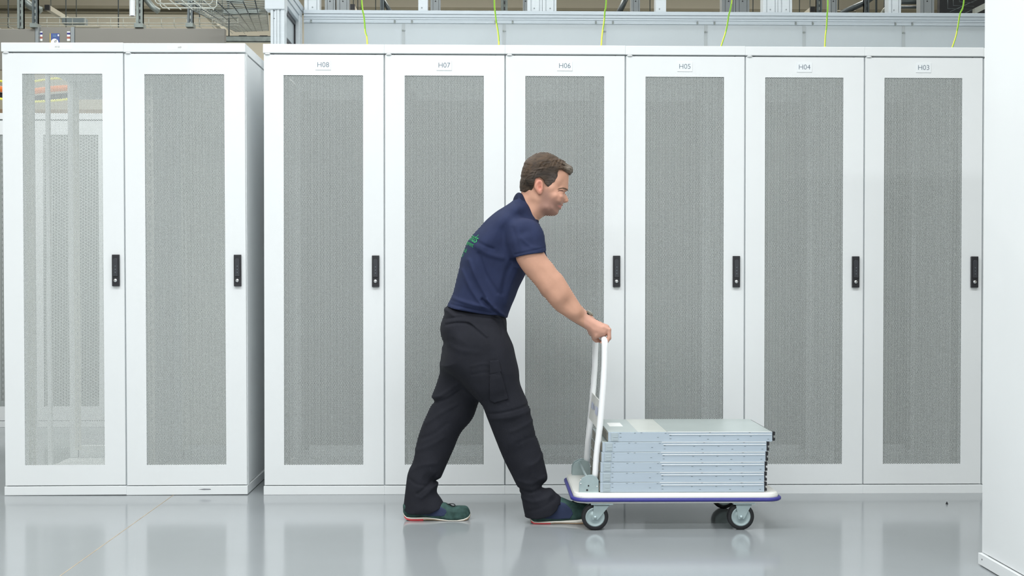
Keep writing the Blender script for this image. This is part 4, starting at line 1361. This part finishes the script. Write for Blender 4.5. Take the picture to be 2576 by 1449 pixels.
# eyes
for sg in (-1, 1):
    e = at(1408.5, 483.2, BC); q = MB()
    c = Vector((e[0] + .0015, BC + sg * .0345, e[2])); dr_ = Vector((0.86, sg * 0.1, -0.5)).normalized(); u = dr_.cross(Vector((0, 1, 0))).normalized(); w = dr_.cross(u)
    vs, fs, mi = [], [], []
    for i in range(13):
        a = PI * i / 12
        for k in range(20):
            b_ = 2 * PI * k / 20
            vs.append(tuple(c + (dr_ * math.cos(a) + (u * math.cos(b_) + w * math.sin(b_)) * math.sin(a)) * .0119))
    for i in range(12):
        for k in range(20):
            q_ = (i * 20 + k, i * 20 + (k + 1) % 20, (i + 1) * 20 + (k + 1) % 20, (i + 1) * 20 + k)
            fs.append(q_); mi.append(1 if i < 2 else 0)
    q.v, q.f, q.mi, q.sm = vs, fs, mi, [True] * len(fs)
    q.build('eye', [mat('eye_white', (226, 220, 214), 0.2, var=0.02), mat('eye_iris', (58, 48, 42), 0.15, var=0.1)], person)

# upper lash lines along the lowered lids, laid on the skin
hm = (BV[:, 0] > 1.36) & (BV[:, 2] > 1.42) & (BV[:, 2] < 1.54)
rm = np.cumsum(hm) - 1
fq = BQ[hm[BQ].all(1)]
face_tree = BVHTree.FromPolygons([Vector(v) for v in BV[hm]], [tuple(int(i) for i in f_) for f_ in rm[fq]])
for sg in (-1, 1):
    P = []
    for p_ in smooth_path([(x, 0, y) for x, y in ((1402, 482.6), (1405, 481.2), (1409, 480.6), (1413, 481.2), (1416.5, 482.8))], 4):
        w_ = at(p_.x, p_.z, BC); hit = face_tree.ray_cast(Vector((w_[0], BC + sg * .2, w_[2])), Vector((0, -sg, 0)), .2)[0]
        if hit: P.append(hit + Vector((0, sg * .0004, 0)))
    if len(P) > 3:
        q = MB(); q.tube(P, [.0005] + [.0013] * (len(P) - 2) + [.0005], 6); q.build('eyelashes', mat('lash_brown', (84, 60, 52), 0.7, var=0.1), person)

# eyebrows: thin tufts proud of the brow ridge
BK = [(1400, 478.2), (1406, 474.8), (1414, 473.2), (1421, 474.2), (1428, 477), (1428, 480), (1420, 477.4), (1413, 476.6), (1406, 477.6)]
for sg in (-1, 1):
    gb = Grid((1.38, 1.49, BC - .075, BC + .075, 1.44, 1.53), 0.0015)
    gb.add(Inflate(HEAD, HCTRL, n=3, power=2.4, grow=.0042, keep=BK))
    e = at(1423, 476, BC); gb.add(Capsule((e[0], BC + sg * .012, e[2]), (e[0] - .022, BC + sg * .046, e[2] + .001), .0075, .007), 0.012)
    XZ_ = np.stack(np.meshgrid(gb.X, gb.Z, indexing='ij'), -1).reshape(-1, 2)
    gb.F = np.maximum(gb.F, sdf2(pix_xz(np.array(BK, float), BC), XZ_).reshape(len(gb.X), 1, len(gb.Z))).astype(np.float32)
    gb.F = np.maximum(gb.F, ((.010 - sg * (gb.Y - BC))[None, :, None]).astype(np.float32))
    Vb, Qb = gb.mesh(); del gb
    np_mesh('eyebrow', Vb, Qb, mat('brow_hair', (108, 82, 66), 0.7, var=0.2, scale=200), person)

# hair: shell over the skull
HOUT = [(1309, 451), (1312, 433), (1321, 406), (1336, 393), (1351, 385.5), (1369, 383), (1385, 386.5), (1400, 394.5), (1415, 403.5), (1427, 412), (1437, 417.5), (1441.5, 425),
        (1440.5, 433), (1434, 441), (1427, 440), (1422, 446), (1410, 470), (1385, 490), (1350, 505), (1322, 498), (1309.5, 487), (1307.5, 470)]
HHC = [(c_[0], c_[1], c_[2], c_[3] + (.007 if c_[1] < 470 else .004), c_[4]) for c_ in HCTRL if c_[1] < 480] + [(1436, 428, BC, .050, .03), (1345, 490, BC, .067, .05), (1320, 480, BC, .060, .045)]
HKEEP = [(1290, 360), (1460, 360), (1460, 440), (1441, 437), (1434, 443.5), (1427, 439.5), (1421, 435), (1412, 428.5), (1404, 429.5), (1400, 438), (1401, 448), (1402, 455), (1396, 459), (1387, 462.5),
         (1384.5, 468), (1382, 474), (1377.5, 474.5), (1374, 470), (1369, 463), (1365, 455), (1356, 448.5), (1346, 452), (1342, 462), (1339.5, 474), (1334, 484), (1330, 488.5), (1320, 486), (1310, 481.5), (1290, 480)]
rs = random.Random(3)
hf = []
for k in range(16):
    x0 = 1316 + k * 7.2; y0 = 452 - 50 * math.sin(min(1, k / 10.0) * 1.5) + rs.uniform(-6, 6)
    hf.append(([(x0, y0 + 16), (x0 + 10, y0 - 2), (x0 + 26 + rs.uniform(0, 12), y0 - 6 + rs.uniform(-5, 6))], rs.choice((-1, 1)) * rs.uniform(.0006, .0014), .003))
for k in range(10):
    x0 = 1398 + 4 * k
    hf.append(([(x0 - 14, 404 + k * 2.0), (x0 - 2, 410 + k * 1.6), (x0 + 6, 420 + k * 1.2)], rs.choice((-1, 1)) * .0013, .003))
g = Grid((1.22, 1.52, BC - .11, BC + .11, 1.42, 1.66), 0.0019)
HI = Inflate(HOUT, HHC, n=5, folds=hf, keep=HKEEP)
HI.poly += np.random.RandomState(5).normal(0, .0009, HI.poly.shape)
HI.keep += np.random.RandomState(6).normal(0, .0009, HI.keep.shape)
g.add(HI)
V, Q = g.mesh(); del g
D = V - np.array(CAM); zc = D @ AX_F
sc_ = (V[:, 1] - CAM[1]) / (BC - CAM[1])
pxh = np.stack([1221 + (1288 + FPX * (D @ AX_R) / zc - 1221) * sc_, 685.5 + (724.5 - FPX * (D @ AX_U) / zc - 685.5) * sc_], 1)
C = np.tile(np.array(lin((70, 54, 39))), (len(V), 1))
C = blend(C, (34, 30, 28), region([(1345, 425), (1395, 425), (1390, 450), (1350, 460), (1315, 490), (1312, 455)], 6) * .75)
C = blend(C, (116, 108, 98), region([(1418, 415), (1446, 415), (1446, 446), (1428, 442)], 3) * .75)
C = blend(C, (80, 73, 70), region([(1384, 440), (1404, 434), (1404, 460), (1380, 478), (1372, 470)], 3) * .7)
hair = np_mesh('hair', V, Q, painted_mat('brown_hair', 'tint', 0.6, 0.9, 110.0, 0.5, 75, stretch=(0.4, 1.6, 1.6)), person)
paint(hair.data, 'tint', C)

# --- polo shirt
M_shirt = mat('navy_polo_cotton', (37, 45, 74), 0.85, var=0.06, scale=30, bump=0.25, bscale=700, spec=0.25)
RSL = [(1278, 606), (1279, 583), (1286, 565), (1300, 555), (1321, 549.5), (1344, 555), (1360, 570), (1368.5, 588), (1372, 612), (1375, 634), (1380, 655), (1362, 670), (1330, 675), (1304, 672), (1291, 650), (1284, 628)]
RSC = [(1310, 575, -.835, .065, .05), (1325, 610, -.852, .066, .055), (1330, 640, -.866, .063, .058), (1335, 665, -.868, .062, .06)]
RSK = [(1200, 500), (1420, 500), (1420, 622), (1373, 631), (1364, 636), (1344, 638.5), (1322, 641.5), (1305, 645.5), (1295, 648.5), (1200, 670)]
RSF = [([(1310, 600), (1335, 622), (1362, 626)], .003, .008), ([(1296, 640), (1330, 633), (1368, 624)], -.0028, .0035), ([(1290, 575), (1300, 610), (1305, 640)], -.002, .008)]
g = Grid((0.90, 1.43, -0.965, -0.375, 0.86, 1.47), 0.0034)
g.add(Inflate(SHIRT, SCTRL, folds=SF))
sl_ = Inflate(RSL, RSC, folds=RSF)
g.add(sl_, 0.03)
g.add(Capsule(at(1308, 580, -.515), at(1318, 614, -.487), .066, .064), 0.03); g.add(Capsule(at(1318, 614, -.487), at(1336, 650, -.482), .064, .063), 0.02)
XZ = np.stack(np.meshgrid(g.X, g.Z, indexing='ij'), -1).reshape(-1, 2)
hem = sdf2(pix_xz(np.array(HEM, float), BC), XZ).reshape(len(g.X), 1, len(g.Z))
g.F = np.maximum(g.F, hem).astype(np.float32)
slv = sdf2(pix_xz(np.array(RSK, float), -.86), XZ).reshape(len(g.X), 1, len(g.Z))
far = sdf2(pix_xz(np.array([(1200, 480), (1420, 480), (1420, 622), (1372, 634), (1300, 656), (1200, 690)], float), -.485), XZ).reshape(len(g.X), 1, len(g.Z))
arm_zone = np.clip((np.abs(g.Y - BC) - .165) / .02, 0, 1)[None, :, None]
front_of = (sdf2(pix_xz(np.array([(1282, 600), (1420, 560), (1420, 900), (1282, 700)], float), -.86), XZ) < 0).reshape(len(g.X), 1, len(g.Z))
nearside = (g.Y < BC)[None, :, None]
lim = np.where(nearside, slv, far)
g.F = np.where((arm_zone > 0.5) & front_of, np.maximum(g.F, lim), g.F).astype(np.float32)
V, Q = g.mesh(); del g
shirt = np_mesh('polo_shirt', V, Q, M_shirt, person)
# collar and button placket
CK = [(1297, 480), (1310, 486), (1322, 496), (1332, 508), (1340, 527), (1348, 546), (1356, 558), (1350, 569), (1340, 556), (1330, 540), (1318, 525), (1303, 511), (1290, 505)]
g = Grid((1.18, 1.40, BC - .13, BC + .13, 1.28, 1.49), 0.0026)
COLL = [(1300, 486), (1312, 486), (1324, 496), (1338, 518), (1350, 545), (1356, 560), (1352, 600), (1310, 600), (1286, 530), (1290, 503)]
g.add(Inflate(COLL, [(1310, 500, BC, .073, .045), (1330, 535, BC, .077, .045), (1345, 560, BC, .066, .045), (1310, 560, BC, .09, .045)], keep=CK))
V, Q = g.mesh(); del g
np_mesh('collar', V, Q, mat('navy_collar_rib', (30, 36, 58), 0.85, var=0.06, scale=40, bump=0.3, bscale=500, spec=0.2), shirt)
# print on the back, wrapped on the cloth
sv = np.empty(len(shirt.data.vertices) * 3, np.float32); shirt.data.vertices.foreach_get('co', sv)
sv = sv.reshape(-1, 3)
sq = np.empty(len(shirt.data.loops), np.int32); shirt.data.loops.foreach_get('vertex_index', sq)
tree = BVHTree.FromPolygons([Vector(v) for v in sv], [tuple(int(i) for i in f_) for f_ in sq.reshape(-1, 4)])
pa_, pb_ = np.array(at(1208, 570, BC)), np.array(at(1160, 651, BC))
dn = Vector(pb_ - pa_).normalized(); acr = Vector((0, -1, 0)); nrm = dn.cross(acr).normalized()
if nrm.x > 0: nrm = -nrm
M_print = mat('green_shirt_print', (44, 168, 92), 0.7, var=0.05)


def wrap_text(txt, size, t0, yend, shear=0.0):
    me = text_mesh(txt, size, shear)
    bm = bmesh.new(); bm.from_mesh(me)
    bmesh.ops.triangulate(bm, faces=bm.faces)
    for _ in range(2):
        bmesh.ops.subdivide_edges(bm, edges=[e for e in bm.edges if e.calc_length() > 0.006], cuts=1, use_grid_fill=False)
        bmesh.ops.triangulate(bm, faces=bm.faces)
    xm = max(v.co.x for v in bm.verts)
    o0 = Vector(pa_) + dn * t0
    for v in bm.verts:
        y = yend + (xm - v.co.x)
        o_ = Vector((o0.x, y, o0.z)) - dn * v.co.y + nrm * 0.35
        hit, n_, i_, d_ = tree.ray_cast(o_, -nrm, 0.8)
        v.co = (hit + n_ * 0.0012) if hit else o_ - nrm * 0.35
    bm.to_mesh(me); bm.free()
    me.materials.clear(); me.materials.append(M_print)
    o = bpy.data.objects.new('back_print', me); COL.objects.link(o); o.parent = shirt


wrap_text('ands', 0.058, 0.060, BC - .150, 0.2)
wrap_text('management', 0.028, 0.090, BC - .146, 0.0)
wrap_text('co.uk', 0.032, 0.124, BC - .100, 0.0)
wrap_text('24', 0.026, 0.150, BC - .070, 0.0)

# --- trousers
M_tr = mat('black_work_trousers', (33, 34, 41), 0.85, var=0.10, scale=14, bump=0.3, bscale=600, spec=0.22)
PEL = [(1124, 771), (1117.5, 791), (1109.5, 813), (1107.5, 830), (1111.5, 851), (1118.5, 866), (1116.5, 885), (1113, 909), (1114, 925), (1160, 960), (1210, 1000), (1262, 972), (1299, 940), (1292, 897),
       (1282, 859), (1274, 830), (1274.5, 812), (1272, 795), (1266, 772), (1200, 758)]
PC = [(1140, 780, BC, .148, .06), (1200, 785, BC, .152, .09), (1265, 790, BC, .138, .07), (1135, 830, BC, .165, .075), (1200, 850, BC, .172, .1), (1265, 850, BC, .160, .075), (1150, 910, BC, .165, .075), (1250, 920, BC, .165, .075), (1200, 980, BC, .13, .05)]
RLEG = [(1150, 835), (1240, 830), (1281, 862), (1291, 897), (1299.5, 938), (1312, 975), (1328, 1012), (1335, 1041), (1345, 1083), (1357.5, 1120), (1368, 1157), (1374, 1182), (1377, 1200), (1375, 1208.5),
        (1365, 1220), (1371, 1227.5), (1386, 1228), (1397, 1238.5), (1411, 1250.5), (1420, 1275), (1420, 1320), (1330, 1330), (1320, 1294), (1314, 1265), (1311.5, 1244), (1307, 1236), (1291, 1203), (1266, 1153), (1246, 1104),
        (1225, 1050), (1207, 1006), (1172, 950), (1145, 890)]
RC = [(1235, 880, BC - .078, .102, .075), (1180, 890, BC - .06, .105, .075), (1250, 950, BC - .08, .098, .085), (1270, 1020, BC - .078, .090, .085), (1290, 1080, BC - .072, .082, .08), (1320, 1150, BC - .062, .076, .085), (1345, 1210, BC - .055, .072, .075),
      (1360, 1260, BC - .05, .074, .08), (1370, 1310, BC - .05, .074, .08)]
LLEG = [(1150, 850), (1118, 872), (1116, 885), (1112, 909), (1106, 938), (1096, 971), (1086, 997), (1092, 1006), (1080, 1029), (1067, 1058), (1057, 1083), (1048.5, 1112), (1040, 1157), (1026, 1190), (1022, 1215), (1018, 1248), (1014.5, 1278),
        (1011, 1310), (1100, 1310), (1121, 1285), (1116, 1265), (1107, 1250), (1100, 1240), (1099.5, 1230), (1102, 1218), (1099, 1212), (1095, 1209.5), (1107, 1203), (1111, 1198), (1121.5, 1174), (1142, 1128), (1159, 1089), (1188, 1054), (1204, 1012), (1225, 950), (1220, 880)]
LC = [(1165, 900, BC + .06, .105, .085), (1150, 970, BC + .08, .096, .085), (1130, 1040, BC + .075, .088, .085), (1095, 1110, BC + .06, .080, .085), (1070, 1180, BC + .045, .075, .08), (1060, 1240, BC + .035, .073, .08), (1060, 1300, BC + .03, .073, .08)]
RF = [([(1186, 917), (1220, 910), (1254, 921)], 0.0025, .006), ([(1188, 938), (1222, 932), (1256, 938)], -0.0025, .006), ([(1228, 1038), (1270, 1032), (1328, 1017)], -0.0037, .006), ([(1235, 1050), (1285, 1044), (1334, 1030)], 0.0031, .009),
      ([(1262, 940), (1270, 975), (1278, 1008)], -0.0031, .006), ([(1285, 1080), (1310, 1070), (1342, 1055)], 0.0031, .010), ([(1300, 1110), (1325, 1098), (1350, 1095)], -0.0025, .009), ([(1330, 1165), (1350, 1158), (1366, 1140)], 0.0031, .010),
      ([(1306, 1228), (1335, 1233), (1372, 1222)], -0.0050, .008), ([(1312, 1250), (1345, 1255), (1388, 1240)], 0.0037, .010), ([(1300, 1205), (1335, 1210), (1370, 1196)], 0.0031, .009), ([(1330, 1280), (1360, 1270), (1395, 1250)], -0.0019, .008)]
LF = [([(1092, 1002), (1120, 985), (1160, 955), (1182, 940)], 0.0042, .008), ([(1088, 1012), (1125, 1000), (1165, 972)], -0.0042, .007), ([(1072, 1062), (1110, 1035), (1150, 1012)], 0.0035, .009), ([(1060, 1100), (1095, 1085), (1125, 1060)], -0.0028, .009),
      ([(1048, 1130), (1085, 1115), (1118, 1095)], 0.0028, .010), ([(1035, 1180), (1062, 1165), (1100, 1160)], 0.0028, .009), ([(1052, 1236), (1075, 1218), (1098, 1190)], -0.0049, .007), ([(1030, 1200), (1050, 1212), (1070, 1216)], -0.0028, .007), ([(1062, 1246), (1085, 1228), (1100, 1215)], 0.0035, .008)]
PF = [([(1124, 814), (1152, 809), (1182, 812), (1200, 828), (1222, 846)], -.004, .005), ([(1180, 805), (1205, 822), (1226, 840)], .004, .006), ([(1240, 795), (1256, 815), (1262, 838)], -.005, .006), ([(1250, 792), (1266, 806), (1272, 826)], .005, .006),
      ([(1130, 862), (1160, 875), (1200, 880)], .003, .012), ([(1120, 800), (1190, 792), (1260, 800)], -.0025, .005)]
RK = [(1100, 700), (1500, 700), (1500, 1262), (1404, 1266), (1399, 1278), (1386, 1289), (1369, 1296), (1347, 1299.5), (1322, 1300), (1250, 1290)]
LK = [(900, 700), (1350, 700), (1250, 1240), (1118, 1266), (1107, 1275), (1090, 1283), (1079, 1287), (1046, 1288.5), (1028, 1287), (1013, 1278), (900, 1270)]
g = Grid((0.70, 1.49, -0.88, -0.46, 0.02, 1.05), 0.0038)
g.add(Inflate(PEL, PC, folds=PF))
g.add(Inflate(RLEG, RC, folds=RF, keep=RK), 0.05)
g.add(Inflate(LLEG, LC, folds=LF, keep=LK), 0.045)
V, Q = g.mesh(); del g
trousers = np_mesh('trousers', V, Q, M_tr, person)
# cargo pocket with flap on the near thigh
POCK = [(1187, 916), (1252, 912), (1262, 944), (1279, 1004), (1244, 1014), (1215, 1000), (1196, 960)]
FLAP = [(1185, 909), (1254, 905), (1262, 934), (1234, 940), (1191, 940)]
near_only = [tuple(c_) for c_ in RC]
for nm, kp, gr in (('cargo_pocket', POCK, .0075), ('pocket_flap', FLAP, .011)):
    g = Grid((1.12, 1.32, -0.88, -0.74, 0.48, 0.75), 0.0034)
    g.add(Inflate(PEL, PC, folds=PF, grow=gr))
    g.add(Inflate(RLEG, RC, folds=RF if nm == 'cargo_pocket' else RF[2:], grow=gr), 0.05)
    XZ_ = np.stack(np.meshgrid(g.X, g.Z, indexing='ij'), -1).reshape(-1, 2)
    g.F = np.maximum(g.F, sdf2(pix_xz(np.array(kp, float), BC - .17), XZ_).reshape(len(g.X), 1, len(g.Z))).astype(np.float32)
    g.F = np.maximum(g.F, (g.Y - (BC - .10))[None, :, None]).astype(np.float32)
    V, Q = g.mesh(); del g
    np_mesh(nm, V, Q, M_tr, trousers)

# --- shoes
M_suede = mat('green_suede', (56, 80, 76), 0.8, var=0.34, scale=35, bump=0.25, bscale=300, spec=0.2)
M_navy = mat('navy_shoe_panel', (42, 53, 84), 0.8, var=0.08, scale=30, bump=0.2, bscale=500)
M_mid = mat('midsole_white', (226, 222, 212), 0.5, var=0.04)
M_heel = mat('red_heel_pad', (206, 64, 70), 0.5, var=0.05)
M_out = mat('tan_outsole', (150, 124, 96), 0.6, var=0.08)


def shoe(poly, ctrl, navy, st, yc, Ys, label_navy):
    x0 = min(p[0] for p in poly); x1 = max(p[0] for p in poly)
    lo, hi = at(x0, 1300, yc)[0] - .03, at(x1, 1300, yc)[0] + .03
    g = Grid((lo, hi, yc - .075, yc + .075, 0.0, 0.14), 0.0024)
    I_ = Inflate(poly, ctrl, n=3); g.add(I_); V, Q = g.mesh(); del g
    u = np_mesh('shoe', V, Q, M_suede, person)
    g = Grid((lo, hi, yc - .075, yc + .075, 0.0, 0.14), 0.0024)
    g.add(Inflate(poly, ctrl, n=3, keep=navy, grow=.0014)); V, Q = g.mesh(); del g
    np_mesh('side_panel', V, Q, M_navy, u)
    # sole: (px, top py, bottom py, half width)
    for nm, m_, a, b_, i0, i1, wx in (('midsole', M_mid, 0.0, 0.62, 0, len(st), 0.001), ('outsole', M_out, 0.55, 1.0, 0, len(st), 0.0)):
        q = MB(); vs, fs = [], []
        sub = st[i0:i1]
        for (px, ty, by, hw) in sub:
            t_, bt_ = at(px, ty, Ys), at(px, by, Ys)
            z1 = t_[2] + (bt_[2] - t_[2]) * a; z0 = t_[2] + (bt_[2] - t_[2]) * b_
            X_ = at(px, ty, yc)[0]; z0 = max(z0, 0.0004); z1 = max(z1, z0 + .001)
            w_ = hw + wx
            vs += [(X_, yc - w_, z1), (X_, yc - w_ - .0015, (z0 + z1) / 2), (X_, yc - w_ + .002, z0), (X_, yc + w_ - .002, z0), (X_, yc + w_ + .0015, (z0 + z1) / 2), (X_, yc + w_, z1)]
        for i in range(len(sub) - 1):
            for k in range(6):
                fs.append((i * 6 + k, i * 6 + (k + 1) % 6, (i + 1) * 6 + (k + 1) % 6, (i + 1) * 6 + k))
        fs.append(tuple(reversed(range(6)))); fs.append(tuple((len(sub) - 1) * 6 + k for k in range(6)))
        q.add(vs, fs); q.build(nm, m_, u)
    # red pad under the heel edge
    q = MB(); vs, fs = [], []
    sub = [s_ for s_ in st if st[1][0] <= s_[0] <= st[0][0] + 52]
    for k_, (px, ty, by, hw) in enumerate(sub):
        t_, bt_ = at(px, ty, Ys), at(px, by, Ys); X_ = at(px, ty, yc)[0]
        z1 = t_[2] + (bt_[2] - t_[2]) * .42; z0 = max(t_[2] + (bt_[2] - t_[2]) * .98, .0008)
        for sg in (-1, 1):
            vs += [(X_, yc + sg * (hw + .0032), z1), (X_, yc + sg * (hw + .0032), z0), (X_, yc + sg * (hw - .004), z0), (X_, yc + sg * (hw - .004), z1)]
    for i in range(len(sub) - 1):
        for s_ in (0, 4):
            for k in range(4):
                fs.append((i * 8 + s_ + k, i * 8 + s_ + (k + 1) % 4, (i + 1) * 8 + s_ + (k + 1) % 4, (i + 1) * 8 + s_ + k))
    e_ = (len(sub) - 1) * 8
    for s_ in (0, 4):
        fs.append((s_, s_ + 1, s_ + 2, s_ + 3)); fs.append((e_ + s_ + 3, e_ + s_ + 2, e_ + s_ + 1, e_ + s_))
    q.add(vs, fs); q.build('heel_pad', M_heel, u)
    return u


YL, YR = BC + .03, BC - .05
LSH = [(1016, 1266), (1014, 1280), (1015.5, 1293), (1022, 1303), (1060, 1305), (1100, 1308), (1140, 1310.5), (1170, 1308.5), (1179, 1302), (1183, 1293), (1181.5, 1284), (1177, 1276), (1170, 1272.5), (1150, 1272),
       (1140, 1273), (1131, 1270), (1123, 1265.5), (1115, 1263.5), (1104, 1262), (1075, 1258), (1040, 1258)]
u = shoe(LSH, [(1022, 1290, YL, .036, .022), (1060, 1285, YL, .038, .024), (1100, 1285, YL, .042, .026), (1140, 1292, YL, .050, .022), (1172, 1292, YL, .043, .022)],
         [(1024, 1282), (1050, 1290), (1090, 1294.5), (1118, 1294), (1125, 1283), (1122, 1277), (1112, 1272), (1095, 1262), (1040, 1255), (1024, 1262)],
         [(1015, 1292, 1297, .012), (1018, 1297, 1303, .024), (1024, 1301.5, 1308, .032), (1035, 1302.5, 1311.5, .036), (1052, 1302, 1312, .037), (1066, 1301.5, 1311.5, .037), (1074, 1302, 1309.5, .036), (1090, 1303.5, 1309.5, .036),
          (1108, 1306, 1311.5, .040), (1130, 1308.5, 1312.8, .048), (1150, 1308.5, 1313, .049), (1166, 1306, 1312, .044), (1176, 1302, 1309, .034), (1182, 1297, 1304, .020), (1184, 1294, 1299, .008)], YL, YL - .04, '')
q = MB(); q.tube(smooth_path([at(1123, 1268.5, YL - .01), at(1128, 1268, YL - .014), at(1138, 1267, YL - .018), at(1144, 1269.5, YL - .016), at(1143, 1273, YL - .012), at(1135, 1272, YL - .008)], 5), .0022, 6)
q.tube(smooth_path([at(1124, 1268, YL + .004), at(1131, 1268.5, YL - .004), at(1136, 1272, YL - .012)], 5), .0022, 6)
q.build('lace', M_black, u)
RSH = [(1336, 1284), (1333, 1294), (1334, 1306), (1340, 1315), (1380, 1315), (1430, 1312), (1462, 1306), (1484, 1301), (1496, 1296), (1500, 1288), (1498, 1280), (1490, 1273), (1475, 1268), (1455, 1265.5), (1440, 1262),
       (1425, 1256), (1410, 1250), (1395, 1250), (1360, 1262)]
u = shoe(RSH, [(1342, 1300, YR, .036, .022), (1380, 1295, YR, .038, .026), (1415, 1285, YR, .042, .030), (1455, 1288, YR, .050, .023), (1488, 1287, YR, .043, .022)],
         [(1350, 1290), (1370, 1301), (1400, 1302), (1432, 1300), (1440, 1288), (1436, 1276), (1420, 1262), (1395, 1255), (1350, 1280)],
         [(1333, 1305, 1311, .012), (1336, 1309, 1316, .024), (1342, 1313, 1319, .032), (1354, 1313, 1320.5, .036), (1370, 1312.5, 1320.8, .037), (1384, 1312, 1320.5, .037), (1394, 1311.5, 1319, .036), (1410, 1311, 1319, .036),
          (1428, 1309.5, 1320, .040), (1450, 1307.5, 1320.5, .048), (1468, 1304, 1320, .049), (1484, 1299.5, 1317, .044), (1493, 1295, 1313, .034), (1499, 1290, 1307, .020), (1501, 1287, 1302, .008)], YR, YR - .04, '')
q = MB(); q.tube(smooth_path([at(1436, 1262, YR + .01), at(1442, 1261, YR), at(1450, 1264, YR - .012)], 5), .0022, 6); q.build('lace', M_black, u)

# --- wristwatch on the far wrist
axis = (Vector(LW) - Vector(fm)).normalized(); wc = Vector(LW) - axis * 0.012
up = (Vector((0, 0, 1)) - axis * axis.z).normalized(); sd = axis.cross(up)
def band(r0, r1, hw, n=28):
    q = MB(); vs, fs = [], []
    for k in range(n):
        a = 2 * PI * k / n; d = up * math.cos(a) + sd * math.sin(a)
        vs += [tuple(wc + d * r + axis * h) for r, h in ((r0, -hw), (r1, -hw), (r1, hw), (r0, hw))]
    for k in range(n):
        for j in range(4):
            fs.append((k * 4 + j, k * 4 + (j + 1) % 4, ((k + 1) % n) * 4 + (j + 1) % 4, ((k + 1) % n) * 4 + j))
    q.add(vs, fs); return q
w_ = band(.0285, .0320, .010).build('wristwatch', mat('watch_strap', (70, 58, 54), 0.6, var=0.1), person)
q = MB(); cc = wc + up * .033; n = 24; vs = []
for h, r in ((-.002, .017), (.0055, .018), (.0075, .0155)):
    vs += [tuple(cc + up * h + axis * (r * math.cos(2 * PI * k / n)) + sd * (r * math.sin(2 * PI * k / n))) for k in range(n)]
fs = [(i * n + k, i * n + (k + 1) % n, (i + 1) * n + (k + 1) % n, (i + 1) * n + k) for i in range(2) for k in range(n)] + [tuple(range(n))[::-1], tuple(2 * n + k for k in range(n))]
q.add(vs, fs); q.build('watch_case', mat('watch_case_metal', (150, 148, 134), 0.4, 0.4, var=0.08), w_)
